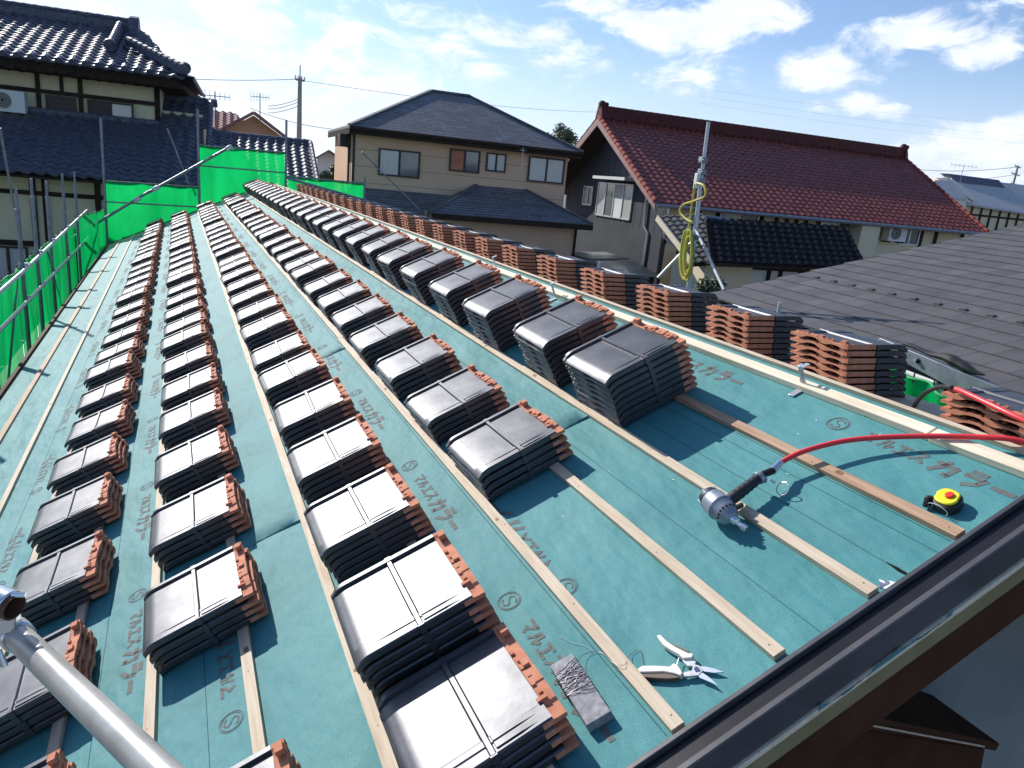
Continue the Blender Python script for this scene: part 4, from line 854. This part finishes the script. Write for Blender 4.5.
# --- left farmhouse
HF_plain = HF; KF = 1.15
def HF(a, b, z): return CAM + (HF_plain(a, b, z) - CAM) * KF
KS = KF
t = thing('farmhouse', HF(-5, 23, GZ), 'large farmhouse with blue-black tiled roofs and cream plaster walls', 'house')
eL = (E2 * 3.5 + Vector((0, 0, 1.35))).normalized(); LL = (E2 * 3.5 + Vector((0, 0, 1.35))).length
AL = -11.0
m = MB(); kawara(m, HF(AL, 21.45, 2.95), E1, eL, 9.75, LL, .28, .25, .055, .028, hi=lambda s: 9.75 - s * .32, spw=7, samp=4); up = m.build('upper_roof', 'kawara', t, fix=False, sharp=50)
m = MB(); hbox(m, AL, -2.75, 24.78, 25.1, 4.15, 4.42); hbox(m, AL, -2.75, 24.84, 25.04, 4.42, 4.50)
for i in range(33):
    a = AL + .1 + i * .25; m.tube([HF(a, 24.94, 4.55), HF(a + .245, 24.94, 4.55)], [.10, .085], 8)
    m.tube([HF(a, 24.70, 4.30), HF(a, 24.80, 4.30)], .055, 8)
    m.tube([HF(a, 24.66, 4.16), HF(a + .235, 24.66, 4.16)], .05, 6)
m.build('ridge', 'kawara', up, sharp=40)
m = MB().prism([HF(AL, 24.95, 4.28), HF(-2.8, 24.95, 4.28), HF(-1.1, 28.5, 2.92), HF(AL, 28.5, 2.92)], (0, 0, -.08)); m.build('rear_roof', 'kawara', t)
m = MB(); m.prism([HF(-2.85, 24.9 + x, 4.2 + z) for x, z in ((-.35, -.3), (-.3, .15), (-.18, .42), (0, .5), (.18, .42), (.3, .15), (.35, -.3))], E1 * .3); m.build('ridge_end_tile', 'kawara', up, bevel=.03)
def cap_ridge(nm, A, B, r, par, mt='kawara'):
    A, B = Vector(A), Vector(B); L = (B - A).length; k = max(2, int(L / .26)); m = MB(); d = (B - A) / k
    m.beam(A - Vector((0, 0, r)), B - Vector((0, 0, r)), r * 2, r * 1.6)
    for i in range(k): m.tube([A + d * i, A + d * (i + .96)], [r * 1.1, r * .9], 8)
    m.tube([A - d.normalized() * .06, A + d.normalized() * .05], [r * 1.7, r * 1.7], 10); m.build(nm, mt, par, sharp=40)
cap_ridge('descending_ridge', HF(-3.05, 22.6, 3.62), HF(-3.05, 24.7, 4.42), .10, up)
cap_ridge('hip_ridge', HF(-1.25, 21.5, 3.20), HF(-2.75, 23.6, 3.92), .10, up)
m = MB(); e9 = (-E1 * 1.6 + Vector((0, 0, .62))).normalized(); kawara(m, HF(-1.05, 21.4, 2.95), E2, e9, 7, 1.9, .28, .25, .055, .028, lo=lambda s: s * .9, hi=lambda s: 7 - s * .9, spw=5); m.build('end_roof', 'kawara', t, fix=False, sharp=50)
m = MB(); m.prism([HF(-2.6, 24.9 - 1.3, 3.7), HF(-2.6, 24.9, 4.35), HF(-2.6, 24.9 + 1.3, 3.7)], E1 * -.1); m.build('gablet', 'kawara', t)
m = MB(); m.prism([HF(AL, 21.75, 2.80), HF(-1.3, 21.75, 2.80), HF(-1.3, 28, 2.80), HF(AL, 28, 2.80)], (0, 0, -.1)); 
for i in range(34): a = AL + .1 + i * .28; hbox(m, a, a + .06, 21.5, 22.5, 2.70, 2.76)
m.build('eaves_boards', 'timber', t)
m = MB(); hbox(m, AL, -1.93, 22.5, 27.5, 1.0, 2.78); m.build('upper_wall', 'cream', t)
m = MB(); w = 22.44
for a in (-9.5, -8.2, -6.9, -4.68, -3.75, -2.62 + .62, -1.97): hbox(m, a - .05, a + .05, w, 22.5, 1.75, 2.78)
hbox(m, AL, -1.93, w - .01, 22.5, 2.26, 2.36); hbox(m, AL, -1.93, w - .01, 22.5, 1.72, 1.82); hbox(m, -4.2, -4.12, w, 22.5, 2.36, 2.78); m.build('timber_frame', 'timber', t)
window(t, -4.52, -3.85, 1.86, 2.24, 22.44, frame='frame', glass='frame', n=1); window(t, -3.6, -2.55, 1.86, 2.24, 22.44, frame='frame', glass=['frame', 'curtain'])
eL2 = (E2 * 3.0 + Vector((0, 0, 1.45))).normalized(); L2 = (E2 * 3.0 + Vector((0, 0, 1.45))).length
m = MB(); kawara(m, HF(AL, 19.5, .42), E1, eL2, 10.1, L2 - .12, .28, .25, .055, .028, spw=7, samp=3); lr = m.build('lower_roof', 'kawara', t, fix=False, sharp=50)
m = MB(); kawara(m, HF(-1.95, 22.35, 1.80), E1, eL2, 1.30, 1.75, .28, .25, .055, .028, spw=7, samp=3); m.build('lower_roof_corner', 'kawara', t, fix=False, sharp=50)
cap_ridge('corner_ridge', HF(-1.95, 23.9, 2.62), HF(-.55, 23.9, 2.62), .09, lr); cap_ridge('verge_ridge', HF(-.72, 19.6, .58), HF(-.72, 23.85, 2.62), .08, lr); cap_ridge('wall_ridge', HF(-11, 22.3, 1.86), HF(-1.95, 22.3, 1.86), .055, lr)
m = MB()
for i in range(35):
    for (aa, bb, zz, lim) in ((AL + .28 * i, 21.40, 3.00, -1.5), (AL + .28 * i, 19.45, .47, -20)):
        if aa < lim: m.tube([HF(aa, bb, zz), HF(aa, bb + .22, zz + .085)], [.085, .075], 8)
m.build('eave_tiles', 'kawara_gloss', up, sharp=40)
m = MB(); hbox(m, AL, -1.1, 20.6, 27.5, GZ, .45); hbox(m, -1.95, -.9, 23.0, 27, 0, 2.2); m.build('lower_wall', 'cream', t)
m = MB()
for a in (-9, -7.5, -6, -4.55, -4.3, -3.2, -1.9, -1.2): hbox(m, a - .06, a + .06, 20.54, 20.6, GZ, .42)
hbox(m, AL, -1.1, 20.53, 20.6, -.12, -.02); hbox(m, AL, -1.1, 20.53, 20.6, .3, .42); hbox(m, AL, -4.6, 20.5, 20.6, -1.32, -1.2); m.build('lower_timber_frame', 'timber', t)
m = MB(); m.prism([HF(AL, 19.6, .36), HF(-.9, 19.6, .36), HF(-.9, 20.6, .60), HF(AL, 20.6, .60)], (0, 0, -.06)); m.build('lower_eaves_boards', 'timber', t)
m = MB(); hbox(m, -3.9, -1.6, 20.0, 20.6, -.95, -.85); hbox(m, -3.8, -1.7, 20.5, 20.6, -2.2, -.95); m.build('porch_canopy', 'timber', t)
window(t, -6.4, -4.75, -2.3, -1.35, 20.6, frame='frame', glass='curtain', n=4)
ac(-5.25, 22.0, 1.72, 'boxy air conditioner on the upper wall of the farmhouse, beside dark windows', .92)
m = MB()
t2 = thing('wall_shelf', HF(-5.2, 22.1, 1.6), 'dark shelf bracket carrying the air conditioner over the tiled lower roof', 'shelf')
m = MB(); hbox(m, -6, -4.55, 21.9, 22.4, 1.60, 1.66); m.build('shelf_board', 'frame', t2)

HF = HF_plain; KS = 1.0
# --- low wing beyond the far gable
t = thing('tiled_outbuilding', HF(.8, 25, GZ), 'low outbuilding with silvery lit blue tiles behind the tall green net', 'outbuilding')
e6 = (E2 * 3.4 + Vector((0, 0, 1.5))).normalized(); L6 = (E2 * 3.4 + Vector((0, 0, 1.5))).length
m = MB(); kawara(m, HF(-.75, 22.5, .28), E1, e6, 2.95, L6, .27, .25, .06, .03, spw=7); r6 = m.build('roof', 'kawara', t, fix=False, sharp=50)
cap_ridge('ridge', HF(-.75, 25.95, 1.84), HF(2.25, 25.95, 1.84), .09, r6); cap_ridge('verge_ridge', HF(2.2, 22.4, .42), HF(2.2, 25.8, 1.86), .07, r6)
m = MB(); m.prism([HF(-.6, 23.2, GZ), HF(-.6, 28.7, GZ), HF(-.6, 28.7, .4), HF(-.6, 25.95, 1.65), HF(-.6, 23.2, .4)], E1 * 2.65); m.build('wall', 'cream', t)
m = MB().prism([HF(-.75, 25.95, 1.75), HF(2.2, 25.95, 1.75), HF(2.2, 29.3, .28), HF(-.75, 29.3, .28)], (0, 0, -.06)); m.build('rear_roof', 'kawara', t)
# --- pinkish roof house
t = thing('pink_roofed_house', HF(0, 33, GZ), 'house with a dusty red roof and beige gable far behind the outbuilding', 'house')
m = MB(); e7 = (E2 * 3.0 + Vector((0, 0, 1.1))).normalized(); kawara(m, HF(-2.2, 31.2, 1.75), E1, e7, 3.2, 3.2, .27, .28, .07, .02, hi=lambda s: 3.2 - s * .35, spw=6); m.build('roof', 'pink_tile', t, fix=False, sharp=50)
m = MB(); m.prism([HF(-.95, 31, 1.75), HF(.55, 31, 2.72), HF(2.05, 31, 1.75), HF(2.05, 31, GZ), HF(-.95, 31, GZ)], E2 * 4); m.build('gable_wall', 'beige', t)
m = MB().beam(HF(-1.15, 30.7, 1.68), HF(.55, 30.7, 2.80), .7, .09).beam(HF(2.25, 30.7, 1.68), HF(.55, 30.7, 2.80), .7, .09); m.build('verge', 'pink_tile', t)
m = MB(); hbox(m, -2.0, -.95, 31.4, 35, GZ, 1.8); m.build('wall', 'beige', t)
def antenna(px, py, b, ht, lab, w=.7):
    p = on_b(px, py, b); t = thing('tv_antenna', p - Vector((0, 0, ht)), lab, 'antenna')
    MB().tube([p - Vector((0, 0, ht)), p + Vector((0, 0, .15))], .022, 6).build('mast', 'galv_old', t)
    m = MB().tube([p - E1 * w + E2 * .2, p + E1 * w - E2 * .2], .014, 6)
    for k in range(7): c = p + (E1 * w - E2 * .2) * (k / 3 - 1); m.tube([c - Vector((0, 0, .22 - .02 * k)) , c + Vector((0, 0, .22 - .02 * k))], .010, 5)
    m.build('elements', 'galv_old', t)
antenna(215, 96, 30, 1.0, 'spiky television antenna over the dusty red roof', .5); antenna(260, 97, 34, 2.2, 'slim television antenna on a tall rod over the tiled outbuilding', .35)
# --- tiny grey house and shrubs in the gap, far
t = thing('small_grey_house', HF(5.3, 52, GZ), 'small pale grey gabled house in the gap beside the beige house', 'house')
m = MB(); m.prism([HF(4.7, 50, GZ), HF(4.7, 50, 1.55), HF(5.35, 50, 1.95), HF(6.6, 50, 1.2), HF(6.6, 50, GZ)], E2 * 6); m.build('wall', 'white', t)
m = MB().beam(HF(4.5, 49.8, 1.45), HF(5.35, 49.8, 2.02), .8, .1).beam(HF(6.8, 49.8, 1.15), HF(5.35, 49.8, 2.02), .8, .1); m.build('roof', 'slate', t)
t = thing('far_house', HF(57, 47, GZ), 'pale-roofed timber-framed house with a dark ridge beyond the red roof', 'house')
rb_ = 49.0
zt = on_b(975, 172, rb_).z
m = MB().prism([on_b(965, 203, 45), on_b(1040, 215, 45), on_b(1040, 187, rb_), on_b(950, 176, rb_)], Vector((0, 0, -.15))); m.build('roof', 'grey_roof', t)
m = MB().prism([on_b(948, 173.5, rb_), on_b(999, 180, rb_), on_b(1005, 188, rb_ - .8), on_b(957, 181, rb_ - .8)], E2 * .8); m.build('ridge', 'kawara', t)
m = MB().prism([on_b(940, 178, 44.8), on_b(948, 177, 44.8), on_b(978, 198, 44.8), on_b(975, 202, 44.8)], E2 * .4); m.build('verge', 'white', t)
wz = on_b(980, 205, 45.6); m = MB(); a_ = E1.dot(wz - CB); hbox(m, a_ - 7.5, a_ + 14, 45.6, 50, GZ, wz.z); m.prism([HF(a_ - 7.5, 45.6, wz.z), HF(a_ - 1, 45.6, wz.z), HF(a_ - 4.2, 45.6, wz.z + 1.7)], E2 * 4); m.build('wall', 'cream', t)
m = MB(); hbox(m, a_ - 7.5, a_ + 14, 45.5, 45.6, wz.z - .9, wz.z - .75); hbox(m, a_ - 7.5, a_ + 14, 45.5, 45.6, wz.z - .15, wz.z + .02)
for k in range(12): hbox(m, a_ - 2 + k * 1.1, a_ - 1.85 + k * 1.1, 45.5, 45.6, wz.z - 2.2, wz.z)
m.build('timber_frame', 'timber', t)
t = thing('low_pale_house', on_b(950, 205, 42), 'small pale-roofed house just past the end of the red roof', 'house')
m = MB().prism([on_b(925, 196, 42), on_b(968, 199, 42), on_b(952, 181, 44), on_b(935, 180, 44)], (0, 0, -.12)); m.build('roof', 'grey_roof', t)
m = MB().prism([on_b(928, 198, 42.3), on_b(966, 201, 42.3), on_b(966, 226, 42.3), on_b(928, 222, 42.3)], E2 * 1.5); m.build('wall', 'white', t)
antenna(964, 166, 47, 1.5, 'thin television antenna above the dark ridge of the far house', 1.2)

# --- neighbour's big flat-tiled roof
t = thing('flat_tiled_house', (9, 5, GZ), 'neighbouring house with a broad low grey flat-tiled roof', 'house')
hh = R(6); g2 = Vector((math.sin(hh), math.cos(hh), 0)); g1h = Vector((math.cos(hh), -math.sin(hh), 0)); gs = R(13.7)
g1 = g1h * math.cos(gs) + Vector((0, 0, math.sin(gs))); gn = (Vector((0, 0, 1)) * math.cos(gs) - g1h * math.sin(gs)).normalized()
G0 = CAM + ray(731, 290) * 9.6; EX = .26; TWd = .24; random.seed(12)
m = MB(); nco = 29; ncol = 43
for i in range(-1, nco):
    w0 = (i) * EX - .1; w1 = w0 + EX + .05; off = (.5 * TWd if i % 2 else 0)
    for j in range(ncol):
        c0 = -j * TWd + off - random.uniform(0, .002); c1 = c0 - TWd + .004
        if j == 0 and i % 2: c0 = .04
        m.mi(random.choice((0, 0, 0, 1, 2)))
        q = [G0 + g1 * w0 + g2 * c0 + gn * .018, G0 + g1 * w0 + g2 * c1 + gn * .018, G0 + g1 * w1 + g2 * c1 + gn * .004, G0 + g1 * w1 + g2 * c0 + gn * .004]
        lo_ = [G0 + g1 * w0 + g2 * c0 - gn * .004, G0 + g1 * w0 + g2 * c1 - gn * .004]
        m.quad(*q); m.quad(lo_[0], lo_[1], q[1], q[0]); m.quad(q[0], q[3], q[3] - gn * .03, lo_[0])
M['slate_b'] = mat('grey_flat_tile_light', (0.090, 0.084, 0.082), (0.118, 0.110, 0.106), rough=0.62, scale=4, detail=6, fine=.2)
M['slate_c'] = mat('grey_flat_tile_dark', (0.070, 0.065, 0.065), (0.098, 0.090, 0.088), rough=0.62, scale=4, detail=6, fine=.2)
rg = m.build('roof', ['slate_grey', 'slate_b', 'slate_c'], t, fix=False)
m = MB().prism([G0 + g1 * -.2 + g2 * .1 - gn * .01, G0 + g1 * (nco * EX) + g2 * .1 - gn * .01, G0 + g1 * (nco * EX) - g2 * 10.3 - gn * .01, G0 + g1 * -.2 - g2 * 10.3 - gn * .01], gn * -.12); m.build('roof_deck', 'timber', t)
for k in range(22):
    c = G0 + g1 * (4 * EX - .08) + g2 * (-.35 - k * TWd * 1.25) + gn * .018
    m = MB().prism([c - g2 * .04, c + g2 * .04, c + g2 * .03 + gn * .016, c + gn * .022, c - g2 * .03 + gn * .016], g1 * .05); m.build('snow_guard', 'slate_c', t)
m = MB(); ctr = G0 + g1 * 4 - g2 * 5 ; m.box((ctr.x + .2, ctr.y, (GZ - .3) / 2 - .15), (5.6, 9, abs(GZ) - .1)); m.build('wall', 'bluegrey', t)

# --- utility poles and wires
def pole(px, ptop, b, lab, arms):
    p = on_b(px, ptop, b); t = thing('utility_pole', Vector((p.x, p.y, GZ)), lab, 'utility pole', 'utility poles')
    MB().tube([Vector((p.x, p.y, GZ)), p], [.20, .10], 10).build('pole', 'pole', t)
    for dz, w in arms:
        c = p - Vector((0, 0, dz)); d = (E1 * .9 + E2 * .43).normalized(); x = MB().beam(c - d * w, c + d * w, .09, .09)
        x = x.build('crossarm', 'pole', t); y = MB()
        for k in range(4): q = c + d * w * (k / 1.5 - 1) + Vector((0, 0, .04)); MB().tube([q, q + Vector((0, 0, .16))], [.05, .03], 7).build('insulator', 'white', x)
    return p
pA = pole(300, 78, 41, 'grey concrete utility pole rising behind the tiled outbuilding', ((.1, .25),)); 
MB_ = MB().tube([pA, pA + Vector((0, 0, .6))], .03, 6); MB_.build('antenna_rod', 'galv_old', bpy.data.objects['utility_pole'])
pB = pole(1018, 166, 60, 'utility pole with crossarms near the edge of the sky, beyond the pale-roofed house', ((.1, 1.4), (.9, 1.9), (1.9, 1.2)))
def cable(lab, A, B, sag, r=.012):
    A, B = Vector(A), Vector(B); pts = [A.lerp(B, i / 20) - Vector((0, 0, sag * 4 * (i / 20) * (1 - i / 20))) for i in range(21)]
    o = MB().tube(pts, r, 5).build('power_cable', 'cable'); tag(o, lab, 'cable', 'overhead cables')
cable('thin overhead cable from the top of the pole towards the farmhouse', on_b(120, 74, 44), pA + Vector((0, 0, -.05)), .15, .016)
cable('overhead cable from the pole top passing above the beige house', pA + Vector((0, 0, -.1)), on_b(640, 112, 70), .5, .012)
cable('faint overhead cable sagging behind the pole, lowest of the set', on_b(250, 108, 60), on_b(345, 130, 60), .3, .02)
for k, y in enumerate((101, 104, 108)):
    cable(['uppermost', 'middle', 'lower'][k] + ' short cable in the bundle crossing behind the pole', on_b(268, y + 5, 55), on_b(298, y - 2, 55), .1, .02)
cable('upper overhead cable reaching the crossarm pole beyond the red roof', on_b(905, 168, 75), pB - Vector((0, 0, .1)), .4, .03)
cable('lower overhead cable reaching the crossarm pole beyond the red roof', on_b(905, 180, 75), pB - Vector((0, 0, .9)), .4, .025)
for k, (ya, yb) in enumerate(((118, 128), (126, 138), (133, 146))):
    cable(['highest', 'second highest', 'third highest'][k] + ' faint cable in the blue sky above the far house', on_b(700, ya - 30, 160), on_b(1060, yb, 160), 1.0, .014)
t = thing('small_shed', HF(4.6, 33, GZ), 'tan shed half hidden in the gap beside the beige house', 'shed'); m = MB(); hbox(m, 4.15, 4.9, 33, 35, GZ, .35); m.build('wall', 'cream', t); m = MB(); hbox(m, 4.05, 5.0, 32.9, 35.1, .35, .42); m.build('roof', 'tin', t)

# --- trees and shrubs: many leaf faces through the crown volume
def tree(name, base, h, r, n, lab, cat, seed, rz=None, leafs=.10):
    random.seed(seed); t = thing(name, base, lab, cat); base = Vector(base); rz = rz or r
    m = MB().tube([base, base + Vector((.05, 0, h * .5)), base + Vector((0, .05, h))], [r * .12, r * .09, r * .03], 8)
    cl = []
    for k in range(16):
        a, e, q = random.uniform(0, 6.28), random.uniform(-.5, 1.3), random.uniform(.45, .85)
        c = base + Vector((math.cos(a) * math.cos(e) * r * q, math.sin(a) * math.cos(e) * r * q, h + math.sin(e) * rz * q)); cl.append(c); m.tube([base + Vector((0, 0, h * random.uniform(.5, .95))), c], [r * .035, r * .01], 5)
    m.build('trunk', 'bark', t); m = MB()
    for i in range(n):
        c = random.choice(cl); rr = r * .36 * random.random() ** .5; v = Vector((random.gauss(0, 1), random.gauss(0, 1), random.gauss(0, 1))).normalized(); p = c + v * rr
        x = Vector((random.gauss(0, 1), random.gauss(0, 1), random.gauss(0, 1))).normalized(); y = x.orthogonal().normalized(); s = leafs * random.uniform(.6, 1.3); m.quad(p - x * s, p - y * s * .6, p + x * s, p + y * s * .6)
    m.build('crown', 'leaf', t, fix=False)
q = on_b(561, 134, 40); tree('broadleaf_tree', (q.x, q.y, GZ), q.z - GZ - .6, 1.1, 2600, 'small round tree top between the beige house and the red roof', 'tree', 1, leafs=.09)
q = on_b(327, 182, 38); tree('garden_shrub', (q.x, q.y, GZ), q.z - GZ, .5, 1500, 'olive shrub in the gap left of the beige house', 'shrub', 2, leafs=.08)
q = on_b(336, 176, 44); tree('garden_shrub', (q.x, q.y, GZ), q.z - GZ, .6, 1500, 'yellowish shrub right against the beige house, farther than the other', 'shrub', 3, leafs=.08)
q = on_b(712, 280, 15.9); tree('garden_bush', (q.x, q.y, GZ), q.z - GZ - .25, .38, 900, 'low bush before the white lower wall of the red-roofed house', 'bush', 4, leafs=.05)

# ------------------------------------------------------------------ the air between here and the hills
hz = MB(); hz.box((0, 0, 150), (6400, 6400, 310)); hz = hz.build('haze', 'dark'); hz['kind'] = 'stuff'; hz.data.materials.clear()
hmz = bpy.data.materials.new('haze_air'); hmz.use_nodes = True; tt = hmz.node_tree; tt.nodes.clear()
pv = N(tt, 'ShaderNodeVolumePrincipled'); pv.inputs['Color'].default_value = (.85, .90, 1, 1); pv.inputs['Density'].default_value = .00009; pv.inputs['Anisotropy'].default_value = .2
oo = N(tt, 'ShaderNodeOutputMaterial'); tt.links.new(pv.outputs[0], oo.inputs['Volume']); hz.data.materials.append(hmz)
